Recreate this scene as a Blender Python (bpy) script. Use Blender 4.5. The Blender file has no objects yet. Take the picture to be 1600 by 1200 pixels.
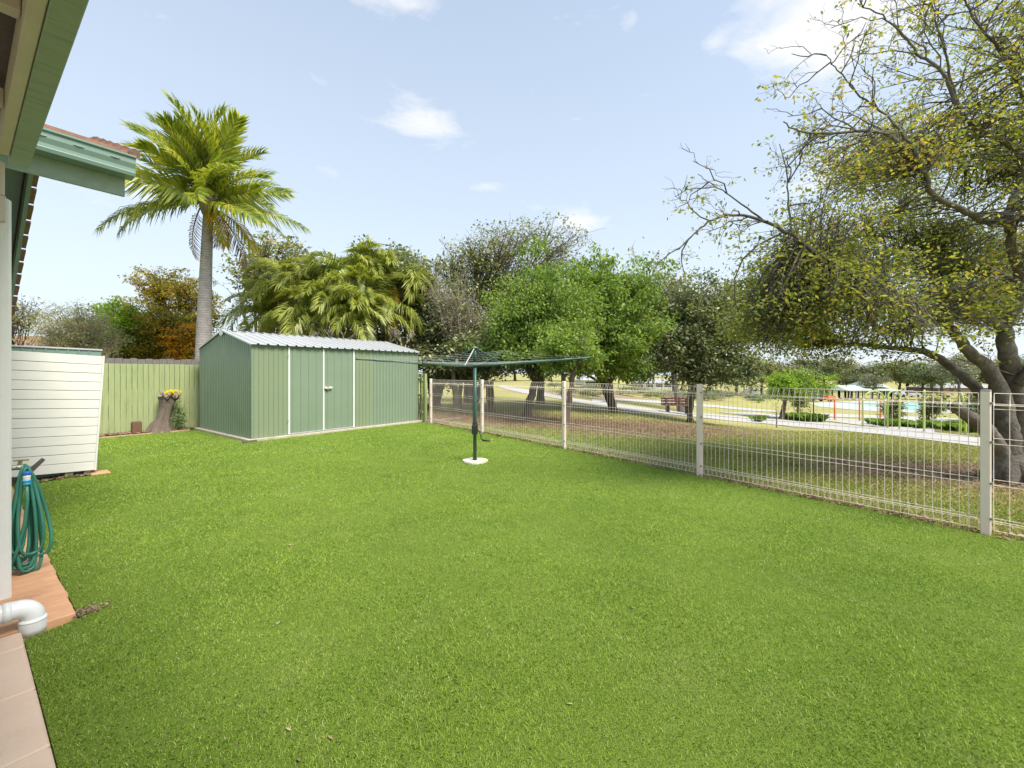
import bpy, math, random
import numpy as np
from mathutils import Vector, Matrix

random.seed(7)
RNG = np.random.default_rng(11)
SC = bpy.context.scene
COL = SC.collection
F_PX, CX, HY, CAMH = 660.0, 800.0, 584.0, 1.36
PI = math.pi

# ------------------------------------------------------------------ terrain
_FZ = np.array([-999, 5, 8, 13, 22, 35, 60, 94, 140, 400, 2000.0])
_FV = np.array([0, 0, -.10, -.55, -1.42, -1.78, -2.7, -3.9, -4.8, -6.0, -6.0])
def terrain(X, Y):
    X = np.asarray(X, float); Y = np.asarray(Y, float)
    Ys = np.maximum(Y, 1.0)
    f = sum(np.interp(Ys + d * (1 + .12 * Ys), _FZ, _FV) for d in (-.8, -.4, 0, .4, .8)) / 5
    t = np.clip((X / Ys - .05) / .65, 0, 1)
    m = t * t * (3 - 2 * t)
    return np.where(Y > 1, m * f, 0.0)
def tz(x, y): return float(terrain(x, y))
def G(px, py):
    u = (px - CX) / F_PX; v = (py - HY) / F_PX
    Z = 2.0
    while Z < 600:
        if CAMH - v * Z <= tz(u * Z, Z): break
        Z *= 1.004
    return (u * Z, Z, tz(u * Z, Z))
def W(px, py, Z): return ((px - CX) / F_PX * Z, Z, CAMH + (HY - py) / F_PX * Z)

# house frame: local x = e2 (out from the wall), local y = e1 (away along the wall)
TH = math.atan2(.797, .604)
def E(o, a, z=0.0): return Vector((.6040 * o - .7970 * a, .7970 * o + .6040 * a, z))

# ------------------------------------------------------------------ object helpers
def tagp(o, label=None, cat=None, group=None, kind=None):
    if label: o['label'] = label
    if cat: o['category'] = cat
    if group: o['group'] = group
    if kind: o['kind'] = kind
    return o
def thing(name, label, cat, loc=(0, 0, 0), rot=0.0, group=None):
    o = bpy.data.objects.new(name, None); COL.objects.link(o)
    o.location = loc; o.rotation_euler = (0, 0, rot); o.empty_display_size = .2
    return tagp(o, label, cat, group)
def link(name, me, mat, parent=None):
    o = bpy.data.objects.new(name, me); COL.objects.link(o)
    if mat is not None and not me.materials:
        for m in (mat if isinstance(mat, (list, tuple)) else [mat]): me.materials.append(m)
    if parent: o.parent = parent
    return o
def dup(root, loc=None, rot=None, label=None, scale=None):
    r = root.copy(); COL.objects.link(r)
    if loc is not None: r.location = loc
    if rot is not None: r.rotation_euler = (0, 0, rot)
    if scale is not None: r.scale = scale
    if label: r['label'] = label
    for ch in list(root.children):
        c = ch.copy(); COL.objects.link(c); c.parent = r
        for g in list(ch.children):
            d = g.copy(); COL.objects.link(d); d.parent = c
    return r

class MB:
    def __init__(s): s.v = []; s.f = []; s.n = 0; s.mi = []
    def add(s, vs, fs, mi=0):
        s.v.extend([tuple(v) for v in vs]); s.f.extend([tuple(i + s.n for i in f) for f in fs])
        s.mi.extend([mi] * len(fs)); s.n += len(vs); return s
    def box(s, lo, hi, mi=0):
        x0, y0, z0 = lo; x1, y1, z1 = hi
        vs = [(x0, y0, z0), (x1, y0, z0), (x1, y1, z0), (x0, y1, z0), (x0, y0, z1), (x1, y0, z1), (x1, y1, z1), (x0, y1, z1)]
        return s.add(vs, [(0, 3, 2, 1), (4, 5, 6, 7), (0, 1, 5, 4), (1, 2, 6, 5), (2, 3, 7, 6), (3, 0, 4, 7)], mi)
    def bbox(s, lo, hi, b=.006, mi=0):
        # box with chamfered long edges (all verticals and top edges)
        x0, y0, z0 = lo; x1, y1, z1 = hi
        def ring(i, z): return [(x0 + i + b, y0 + i, z), (x1 - i - b, y0 + i, z), (x1 - i, y0 + i + b, z), (x1 - i, y1 - i - b, z), (x1 - i - b, y1 - i, z), (x0 + i + b, y1 - i, z), (x0 + i, y1 - i - b, z), (x0 + i, y0 + i + b, z)]
        vs = ring(b, z0) + ring(0, z0 + b) + ring(0, z1 - b) + ring(b, z1)
        fs = [tuple(range(7, -1, -1)), tuple(range(24, 32))]
        for k in range(3):
            for i in range(8): fs.append((k * 8 + i, k * 8 + (i + 1) % 8, k * 8 + 8 + (i + 1) % 8, k * 8 + 8 + i))
        return s.add(vs, fs, mi)
    def beam(s, p, q, w, h, mi=0, up=(0, 0, 1)):
        p = Vector(p); q = Vector(q); d = (q - p).normalized(); upv = Vector(up)
        sd = d.cross(upv)
        if sd.length < 1e-4: sd = d.cross(Vector((0, 1, 0)))
        sd.normalize(); u = sd.cross(d).normalized()
        vs = []
        for c in (p, q):
            for a, b in ((-1, -1), (1, -1), (1, 1), (-1, 1)): vs.append(c + sd * (a * w / 2) + u * (b * h / 2))
        return s.add(vs, [(0, 1, 2, 3), (7, 6, 5, 4), (0, 4, 5, 1), (1, 5, 6, 2), (2, 6, 7, 3), (3, 7, 4, 0)], mi)
    def tube(s, pts, rad, n=6, cap=True, mi=0):
        P = np.array([tuple(p) for p in pts], float); m = len(P)
        R = np.full(m, rad, float) if np.isscalar(rad) else np.array(rad, float)
        T = np.zeros_like(P); T[1:-1] = P[2:] - P[:-2]; T[0] = P[1] - P[0]; T[-1] = P[-1] - P[-2]
        T /= np.linalg.norm(T, axis=1)[:, None] + 1e-9
        ref = np.array([0, 0, 1.0]) if abs(T[0][2]) < .9 else np.array([1.0, 0, 0])
        vs = []; ang = np.linspace(0, 2 * PI, n, endpoint=False)
        for i in range(m):
            a = np.cross(T[i], ref); a /= np.linalg.norm(a) + 1e-9
            b = np.cross(a, T[i]); ref = b
            vs.append(P[i] + R[i] * (np.cos(ang)[:, None] * a + np.sin(ang)[:, None] * b))
        vs = np.concatenate(vs)
        fs = [(i * n + k, i * n + (k + 1) % n, (i + 1) * n + (k + 1) % n, (i + 1) * n + k) for i in range(m - 1) for k in range(n)]
        if cap: fs += [tuple(range(n - 1, -1, -1)), tuple(range((m - 1) * n, m * n))]
        return s.add(vs, fs, mi)
    def lathe(s, prof, c=(0, 0, 0), n=16, mi=0):
        vs = []; m = len(prof)
        for r, z in prof:
            for k in range(n): vs.append((c[0] + r * math.cos(2 * PI * k / n), c[1] + r * math.sin(2 * PI * k / n), c[2] + z))
        fs = [(i * n + k, i * n + (k + 1) % n, (i + 1) * n + (k + 1) % n, (i + 1) * n + k) for i in range(m - 1) for k in range(n)]
        fs += [tuple(range(n - 1, -1, -1)), tuple(range((m - 1) * n, m * n))]
        return s.add(vs, fs, mi)
    def prism(s, poly, z0, z1, mi=0):
        n = len(poly)
        vs = [(x, y, z0) for x, y in poly] + [(x, y, z1) for x, y in poly]
        return s.add(vs, [tuple(range(n - 1, -1, -1)), tuple(range(n, 2 * n))] + [(i, (i + 1) % n, n + (i + 1) % n, n + i) for i in range(n)], mi)
    def build(s, name, mat, parent=None, smooth=False, loc=None):
        me = bpy.data.meshes.new(name); me.from_pydata(s.v, [], s.f)
        o = link(name, me, mat, parent)
        if any(s.mi): me.polygons.foreach_set('material_index', s.mi)
        if smooth: me.polygons.foreach_set('use_smooth', [True] * len(me.polygons))
        if loc is not None: o.location = loc
        me.update(); return o

def raw_mesh(name, V, nper, mat, parent=None, smooth=False):
    """V (N*nper,3): N separate faces with nper corners"""
    n = len(V); N = n // nper
    me = bpy.data.meshes.new(name)
    me.vertices.add(n); me.vertices.foreach_set('co', np.ascontiguousarray(V, dtype=np.float32).ravel())
    me.loops.add(n); me.loops.foreach_set('vertex_index', np.arange(n, dtype=np.int32))
    me.polygons.add(N); me.polygons.foreach_set('loop_start', np.arange(0, n, nper, dtype=np.int32))
    try: me.polygons.foreach_set('loop_total', np.full(N, nper, dtype=np.int32))
    except Exception: pass
    me.update(calc_edges=True); me.validate()
    return link(name, me, mat, parent)

def unit(a): return a / (np.linalg.norm(a, axis=-1, keepdims=True) + 1e-9)
def leaves(C, size, rng, aspect=.5, droop=.35, jitter=.35):
    """diamond leaves at points C"""
    C = np.asarray(C, float); N = len(C)
    u = unit(rng.normal(size=(N, 3)) * np.array([1, 1, .6]) + np.array([0, 0, -droop]))
    w = unit(np.cross(u, rng.normal(size=(N, 3)) * .55 + np.array([0, 0, 1.0])))
    L = (size * (1 + jitter * rng.uniform(-1, 1, N)))[:, None]
    Wd = L * aspect
    a = C; b = C + u * L * .45 + w * Wd * .5; c = C + u * L; d = C + u * L * .45 - w * Wd * .5
    return np.stack([a, b, c, d], 1).reshape(-1, 3)

# ------------------------------------------------------------------ materials
def nodes(name):
    m = bpy.data.materials.new(name); m.use_nodes = True
    nt = m.node_tree; b = nt.nodes['Principled BSDF']
    return m, nt, b
def lk(nt, a, b): nt.links.new(a, b)
def ramp(nt, fac, stops):
    r = nt.nodes.new('ShaderNodeValToRGB'); e = r.color_ramp.elements
    e[0].position = stops[0][0]; e[0].color = (*stops[0][1], 1); e[1].position = stops[-1][0]; e[1].color = (*stops[-1][1], 1)
    for p, c in stops[1:-1]:
        x = e.new(p); x.color = (*c, 1)
    lk(nt, fac, r.inputs[0]); return r.outputs[0]
def noise(nt, vec, scale, detail=4, rough=.55, dist=0):
    n = nt.nodes.new('ShaderNodeTexNoise'); n.inputs['Scale'].default_value = scale; n.inputs['Detail'].default_value = detail
    n.inputs['Roughness'].default_value = rough; n.inputs['Distortion'].default_value = dist
    if vec is not None: lk(nt, vec, n.inputs['Vector'])
    return n.outputs['Fac']
def coord(nt, kind='Object', scale=None):
    t = nt.nodes.new('ShaderNodeTexCoord').outputs[kind]
    if scale:
        mp = nt.nodes.new('ShaderNodeMapping'); mp.inputs['Scale'].default_value = scale; lk(nt, t, mp.inputs[0]); return mp.outputs[0]
    return t
def mixc(nt, fac, a, b, mode='MIX'):
    m = nt.nodes.new('ShaderNodeMix'); m.data_type = 'RGBA'; m.blend_type = mode
    for sock, val in ((m.inputs[0], fac), (m.inputs[6], a), (m.inputs[7], b)):
        if hasattr(val, 'is_linked') or isinstance(val, bpy.types.NodeSocket): lk(nt, val, sock)
        elif isinstance(val, (int, float)): sock.default_value = val
        else: sock.default_value = (*val, 1)
    return m.outputs[2]
def bumpn(nt, h, strength, dist=.01):
    b = nt.nodes.new('ShaderNodeBump'); b.inputs['Strength'].default_value = strength; b.inputs['Distance'].default_value = dist
    lk(nt, h, b.inputs['Height']); return b.outputs[0]
def mat(name, c1, c2=None, scale=6, rough=.6, bump=0, bscale=60, bd=.01, stretch=None, metallic=0, spec=.4, dirt=None, dscale=2.0, damt=.5):
    m, nt, b = nodes(name)
    co = coord(nt, 'Object', stretch)
    if c2 is None: c2 = tuple(x * .82 for x in c1)
    col = ramp(nt, noise(nt, co, scale, 5, .6), [(.3, c1), (.72, c2)])
    if dirt:
        f = ramp(nt, noise(nt, co, dscale, 6, .7), [(.5, (0, 0, 0)), (.75, (damt,) * 3)])
        col = mixc(nt, f, col, dirt)
    lk(nt, col, b.inputs['Base Color'])
    b.inputs['Roughness'].default_value = rough; b.inputs['Metallic'].default_value = metallic
    b.inputs['Specular IOR Level'].default_value = spec
    if bump: lk(nt, bumpn(nt, noise(nt, co, bscale, 4, .6), bump, bd), b.inputs['Normal'])
    return m
def leafmat(name, cols, trans=.35, nscale=.8, tint=None, rough=.5, spec=.3):
    k_ = {'dark_green_leaf': 1.65, 'olive_leaf': 1.3, 'brown_olive_leaf': 1.3, 'grey_green_leaf': 1.35, 'golden_leaf': 1.2, 'bright_green_leaf': 1.12, 'cane_palm_leaf': 1.3}.get(name, 1.0)
    cols = [tuple(min(.8, x * k_) for x in c) for c in cols]
    m, nt, b = nodes(name)
    g = nt.nodes.new('ShaderNodeNewGeometry')
    n = noise(nt, coord(nt, 'Object'), nscale, 3)
    mm = nt.nodes.new('ShaderNodeMath'); mm.operation = 'MULTIPLY_ADD'; lk(nt, g.outputs['Random Per Island'], mm.inputs[0]); mm.inputs[1].default_value = .62
    m2 = nt.nodes.new('ShaderNodeMath'); m2.operation = 'MULTIPLY_ADD'; lk(nt, n, m2.inputs[0]); m2.inputs[1].default_value = 1.1; m2.inputs[2].default_value = -.36
    lk(nt, m2.outputs[0], mm.inputs[2])
    k = len(cols); col = ramp(nt, mm.outputs[0], [(.04 + .92 * i / (k - 1), c) for i, c in enumerate(cols)])
    lk(nt, col, b.inputs['Base Color']); b.inputs['Roughness'].default_value = rough; b.inputs['Specular IOR Level'].default_value = spec
    t = nt.nodes.new('ShaderNodeBsdfTranslucent')
    tc = mixc(nt, 1.0, col, (1.5, 1.45, .7), 'MULTIPLY'); lk(nt, tc, t.inputs[0])
    mx = nt.nodes.new('ShaderNodeMixShader'); mx.inputs[0].default_value = trans
    lk(nt, b.outputs[0], mx.inputs[1]); lk(nt, t.outputs[0], mx.inputs[2])
    lk(nt, mx.outputs[0], nt.nodes['Material Output'].inputs[0])
    return m

M = {}
M['stucco'] = mat('stucco', (.80, .79, .75), (.74, .73, .69), 3, .85, .5, 160, .004, dirt=(.5, .5, .5), damt=.25)
M['cream'] = mat('cream_paint', (.62, .55, .47), (.56, .49, .41), 5, .6, .15, 40)
M['fascia'] = mat('fascia_green', (.33, .41, .32), (.28, .36, .28), 5, .6, .35, 9, .004, stretch=(2, 14, 2), dirt=(.10, .15, .12), damt=.5)
M['gutter'] = mat('gutter_green', (.19, .285, .235), (.16, .25, .205), 4, .38, dirt=(.22, .27, .22), damt=.4)
M['tile'] = mat('terracotta_tile', (.32, .17, .11), (.20, .12, .09), 14, .85, .4, 50, dirt=(.12, .10, .08), dscale=6, damt=.7)
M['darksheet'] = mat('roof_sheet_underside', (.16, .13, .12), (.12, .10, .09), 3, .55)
M['slab'] = mat('peach_concrete', (.66, .52, .40), (.57, .42, .31), 2.5, .8, .3, 90, .003, dirt=(.40, .27, .19), dscale=4, damt=.6)
M['paver'] = mat('orange_paver', (.60, .34, .19), (.50, .27, .15), 5, .8, .3, 90, .003, stretch=(1, 1, 1), dirt=(.30, .15, .09), dscale=5, damt=.5)
M['pvc'] = mat('white_pvc', (.78, .78, .77), (.74, .74, .72), 6, .35, spec=.5, dirt=(.55, .52, .46), damt=.3, dscale=8)
M['hose'] = mat('garden_hose', (.035, .17, .12), (.05, .21, .15), 9, .38, spec=.5)
M['blue'] = mat('blue_plastic', (.02, .12, .55), (.02, .14, .5), 9, .35)
M['lightblue'] = mat('light_blue_plastic', (.03, .38, .68), (.03, .33, .6), 9, .35)
M['white'] = mat('white_plastic', (.7, .7, .68), (.66, .66, .62), 9, .4)
M['black'] = mat('black_plastic', (.02, .02, .02), (.03, .03, .03), 9, .45)
M['brass'] = mat('aged_brass', (.42, .32, .07), (.3, .24, .08), 30, .4, metallic=.7)
M['tapgrey'] = mat('tap_metal', (.33, .34, .27), (.25, .26, .2), 30, .45, metallic=.6)
M['bracket'] = mat('bracket_brown', (.10, .085, .08), (.07, .06, .055), 14, .6)
M['screen'] = mat('white_slat_paint', (.72, .71, .67), (.67, .66, .62), 2.5, .55, .12, 40, .003, stretch=(1, 1, 6), dirt=(.55, .53, .47), damt=.22, dscale=3)
M['lime'] = mat('lime_fence_paint', (.34, .39, .19), (.28, .33, .155), 2.5, .75, .3, 30, .004, stretch=(9, 9, .8), dirt=(.19, .24, .10), dscale=3, damt=.55)
M['greywood'] = mat('weathered_grey_timber', (.22, .20, .19), (.12, .11, .105), 12, .9, .5, 40, .005, stretch=(6, 6, 1))
M['shed'] = mat('shed_green_steel', (.205, .265, .19), (.175, .24, .165), 1.4, .42, spec=.5, dirt=(.20, .26, .15), dscale=1.2, damt=.4)
M['shedolive'] = mat('shed_olive_steel', (.215, .265, .165), (.20, .25, .155), 1.4, .45, spec=.5, dirt=(.18, .26, .17), dscale=1.2, damt=.35)
M['sheddull'] = mat('shed_sage_steel', (.225, .28, .20), (.195, .265, .185), 1.2, .45, spec=.5, dirt=(.12, .17, .11), dscale=1.5, damt=.3)
M['zinc'] = mat('zincalume', (.54, .55, .55), (.47, .48, .48), 2, .38, metallic=.25, dirt=(.45, .46, .45), damt=.4)
M['whitetrim'] = mat('white_steel_trim', (.72, .74, .72), (.66, .68, .66), 4, .4)
M['concrete'] = mat('cream_concrete', (.52, .46, .38), (.42, .37, .30), 9, .9, .4, 80, .004, dirt=(.25, .20, .15), dscale=4, damt=.6)
M['disc'] = mat('pale_concrete_footing', (.68, .66, .55), (.58, .56, .44), 12, .85, .3, 60, .004, dirt=(.40, .36, .16), dscale=9, damt=.8)
M['brick'] = mat('old_brick', (.16, .11, .09), (.10, .08, .07), 20, .9, .4, 60)
M['hoist'] = mat('hoist_green', (.02, .07, .055), (.028, .09, .07), 6, .4)
M['galv'] = mat('galvanised', (.55, .57, .57), (.45, .47, .47), 9, .4, metallic=.5)
M['wire'] = mat('cream_fence_paint', (.86, .75, .67), (.82, .70, .62), 4, .45, dirt=(.5, .42, .34), damt=.3)
M['postpaint'] = mat('cream_post_paint', (.90, .74, .66), (.86, .70, .62), 3, .45, dirt=(.6, .48, .4), damt=.25, dscale=4)
M['capgrey'] = mat('grey_post_cap', (.25, .26, .27), (.2, .21, .22), 9, .5)
M['mulch'] = mat('bark_mulch', (.20, .13, .085), (.08, .05, .035), 40, .95, 1.0, 60, .02, dirt=(.34, .26, .18), dscale=30, damt=.8)
M['edging'] = mat('timber_edging', (.5, .33, .2), (.4, .25, .15), 10, .85)
M['stump'] = mat('stump_bark', (.28, .22, .175), (.12, .09, .07), 10, .95, 1.0, 22, .03, stretch=(6, 6, .7), dirt=(.30, .27, .24), dscale=5, damt=.6)
M['stumpcut'] = mat('stump_cut_wood', (.45, .38, .32), (.28, .21, .16), 22, .9, .8, 30, .02)
M['bark'] = mat('grey_bark', (.17, .145, .12), (.075, .062, .052), 7, .95, .9, 26, .03, dirt=(.26, .25, .21), dscale=3.5, damt=.7)
M['barkpale'] = mat('lichen_bark', (.165, .145, .12), (.075, .062, .052), 9, .95, .9, 30, .025, dirt=(.24, .25, .21), dscale=5, damt=.7)
M['barkdark'] = mat('dark_bark', (.075, .06, .05), (.035, .028, .024), 8, .95, .9, 26, .03)
M['barkbrown'] = mat('brown_bark', (.16, .115, .085), (.085, .06, .045), 8, .95, .9, 26, .03)
M['twig'] = mat('pale_twig', (.30, .26, .21), (.2, .165, .13), 8, .9)
M['path'] = mat('park_path_concrete', (.42, .41, .39), (.37, .36, .34), 1.2, .85, .2, 40, .004, dirt=(.55, .52, .46), dscale=.6, damt=.35)
M['court'] = mat('turquoise_court', (.22, .40, .36), (.25, .43, .39), .4, .8)
M['courtgrey'] = mat('pale_court_border', (.42, .47, .43), (.38, .43, .40), .4, .8)
M['limepaint'] = mat('lime_equipment_paint', (.42, .54, .10), (.38, .5, .09), 3, .4)
M['orange'] = mat('orange_equipment_paint', (.78, .17, .03), (.7, .15, .03), 3, .4)
M['benchwood'] = mat('red_brown_timber', (.13, .045, .035), (.09, .035, .03), 8, .6)
M['benchmetal'] = mat('bench_frame', (.03, .03, .035), (.04, .04, .04), 8, .5)
M['pavroof'] = mat('pale_green_roof', (.42, .50, .42), (.36, .43, .37), .5, .6)
M['darkpost'] = mat('dark_timber_post', (.05, .04, .035), (.035, .03, .025), 5, .8)
M['glass'] = mat('dark_window_glass', (.03, .035, .04), (.04, .045, .05), 1, .12, spec=.8)
M['carwhite'] = mat('white_car_paint', (.6, .62, .66), (.56, .58, .62), 1, .25)
M['cardark'] = mat('dark_car_paint', (.03, .035, .045), (.04, .045, .05), 1, .25)
M['rubber'] = mat('tyre_rubber', (.02, .02, .02), (.03, .03, .03), 9, .8)
M['brickwall'] = mat('far_house_brick', (.30, .20, .15), (.24, .16, .12), 3, .9)
M['palmtrunk'] = None
M['crownshaft'] = mat('palm_crownshaft', (.20, .22, .12), (.26, .20, .13), 6, .7, .3, 30)
M['fruit'] = mat('palm_fruit_stalk', (.30, .20, .10), (.19, .12, .07), 20, .9)
M['yellowflower'] = leafmat('yellow_flower', [(.72, .62, .02), (.8, .75, .03), (.55, .55, .03)], .3)

def striped_trunk():
    m, nt, b = nodes('ringed_palm_bark')
    co = coord(nt, 'Object')
    sx = nt.nodes.new('ShaderNodeSeparateXYZ'); lk(nt, co, sx.inputs[0])
    w = nt.nodes.new('ShaderNodeTexWave'); w.bands_direction = 'Z'; w.inputs['Scale'].default_value = 4.2; w.inputs['Distortion'].default_value = 3.0
    w.inputs['Detail'].default_value = 3; w.inputs['Detail Scale'].default_value = 3; lk(nt, co, w.inputs[0])
    c = ramp(nt, w.outputs['Fac'], [(.0, (.25, .225, .205)), (.25, (.36, .33, .305)), (1, (.42, .39, .365))])
    n = noise(nt, co, 7, 6, .7)
    c = mixc(nt, ramp(nt, n, [(.45, (0, 0, 0)), (.7, (.8, .8, .8))]), c, (.22, .19, .165))
    lk(nt, c, b.inputs['Base Color']); b.inputs['Roughness'].default_value = .9
    lk(nt, bumpn(nt, w.outputs['Fac'], .25, .01), b.inputs['Normal'])
    return m
M['palmtrunk'] = striped_trunk()

# ground materials
def ground_mat():
    m, nt, b = nodes('park_ground')
    co = coord(nt, 'Object')
    dry = ramp(nt, noise(nt, co, .35, 6, .6), [(.3, (.24, .27, .07)), (.5, (.36, .34, .11)), (.7, (.45, .38, .17))])
    fine = noise(nt, co, 14, 6, .75)
    dry = mixc(nt, .35, dry, ramp(nt, fine, [(.35, (.10, .10, .035)), (.65, (.46, .42, .20))]))
    # worn leaf-littered soil under the trees, by painted attribute (its own shape)
    at = nt.nodes.new('ShaderNodeAttribute'); at.attribute_name = 'litter'
    n2 = noise(nt, co, 1.6, 6, .7)
    ad = nt.nodes.new('ShaderNodeMath'); ad.operation = 'MULTIPLY_ADD'; lk(nt, n2, ad.inputs[0]); ad.inputs[1].default_value = 1.6; ad.inputs[2].default_value = -.85
    a2 = nt.nodes.new('ShaderNodeMath'); a2.operation = 'ADD'; lk(nt, ad.outputs[0], a2.inputs[0]); lk(nt, at.outputs['Fac'], a2.inputs[1])
    f = ramp(nt, a2.outputs[0], [(.35, (0, 0, 0)), (.65, (1, 1, 1))])
    lit = ramp(nt, noise(nt, co, 22, 6, .8), [(.3, (.14, .10, .06)), (.5, (.27, .20, .125)), (.68, (.44, .35, .22))])
    col = mixc(nt, f, dry, lit)
    at2 = nt.nodes.new('ShaderNodeAttribute'); at2.attribute_name = 'green'
    g = ramp(nt, noise(nt, co, 9, 6, .75), [(.3, (.11, .19, .03)), (.7, (.28, .40, .07))])
    n3 = nt.nodes.new('ShaderNodeMath'); n3.operation = 'MULTIPLY_ADD'; lk(nt, noise(nt, co, 2.4, 5, .7), n3.inputs[0]); n3.inputs[1].default_value = 1.0; n3.inputs[2].default_value = -.5
    n4 = nt.nodes.new('ShaderNodeMath'); n4.operation = 'ADD'; lk(nt, n3.outputs[0], n4.inputs[0]); lk(nt, at2.outputs['Fac'], n4.inputs[1])
    col = mixc(nt, ramp(nt, n4.outputs[0], [(.35, (0, 0, 0)), (.65, (1, 1, 1))]), col, g)
    lk(nt, col, b.inputs['Base Color']); b.inputs['Roughness'].default_value = .95; b.inputs['Specular IOR Level'].default_value = .1
    lk(nt, bumpn(nt, noise(nt, co, 30, 5, .8), .8, .03), b.inputs['Normal'])
    return m
def lawn_mat(name, cols, sc=1.0):
    m, nt, b = nodes(name)
    co = coord(nt, 'Object')
    a = ramp(nt, noise(nt, co, .55 * sc, 5, .6), [(.32, cols[0]), (.55, cols[1]), (.75, cols[2])])
    f = ramp(nt, noise(nt, co, 45, 6, .8), [(.3, tuple(x * .45 for x in cols[0])), (.7, tuple(x * 1.25 for x in cols[2]))])
    lk(nt, mixc(nt, .45, a, f), b.inputs['Base Color']); b.inputs['Roughness'].default_value = .9; b.inputs['Specular IOR Level'].default_value = .15
    lk(nt, bumpn(nt, noise(nt, co, 90, 4, .8), .9, .02), b.inputs['Normal'])
    return m
def blade_mat(name, lo, mid, hi, straw, trans=.3):
    m, nt, b = nodes(name)
    g = nt.nodes.new('ShaderNodeNewGeometry'); co = coord(nt, 'Object')
    base = ramp(nt, g.outputs['Random Per Island'], [(0, lo), (.5, mid), (.93, hi), (.965, straw)])
    n = noise(nt, co, .9, 5, .6)
    c = mixc(nt, ramp(nt, n, [(.40, (0, 0, 0)), (.62, (.65, .65, .65))]), base, hi)
    n2 = noise(nt, co, 3.5, 5, .7)
    c = mixc(nt, ramp(nt, n2, [(.48, (0, 0, 0)), (.72, (.62, .62, .62))]), c, lo)
    n3 = noise(nt, co, 1.7, 6, .75, .6)
    c = mixc(nt, ramp(nt, n3, [(.54, (0, 0, 0)), (.74, (.40, .40, .40))]), c, straw)
    lk(nt, c, b.inputs['Base Color']); b.inputs['Roughness'].default_value = .5; b.inputs['Specular IOR Level'].default_value = .25
    t = nt.nodes.new('ShaderNodeBsdfTranslucent'); lk(nt, c, t.inputs[0])
    mx = nt.nodes.new('ShaderNodeMixShader'); mx.inputs[0].default_value = trans
    lk(nt, b.outputs[0], mx.inputs[1]); lk(nt, t.outputs[0], mx.inputs[2]); lk(nt, mx.outputs[0], nt.nodes['Material Output'].inputs[0])
    return m

# ------------------------------------------------------------------ camera, light, sky
cam = bpy.data.cameras.new('camera'); camo = bpy.data.objects.new('camera', cam); COL.objects.link(camo)
cam.sensor_width = 36; cam.lens = F_PX / 1600 * 36; cam.clip_end = 3000; cam.clip_start = .05
cam.shift_y = -(600 - HY) / 1600
camo.location = (0, 0, CAMH); camo.rotation_euler = (PI / 2, 0, 0)
SC.camera = camo

SUN_AZ = math.radians(128)      # measured from +Y (view direction) clockwise: from the left, slightly behind the camera
SUN_EL = math.radians(56)
sd = bpy.data.lights.new('sun', 'SUN'); sd.energy = 2.6; sd.angle = math.radians(22); sd.color = (1, .93, .82)
so = bpy.data.objects.new('sun', sd); COL.objects.link(so)
dirv = Vector((math.sin(SUN_AZ) * math.cos(SUN_EL), math.cos(SUN_AZ) * math.cos(SUN_EL), math.sin(SUN_EL)))
so.rotation_euler = dirv.to_track_quat('Z', 'Y').to_euler(); so.location = dirv * 30

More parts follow.
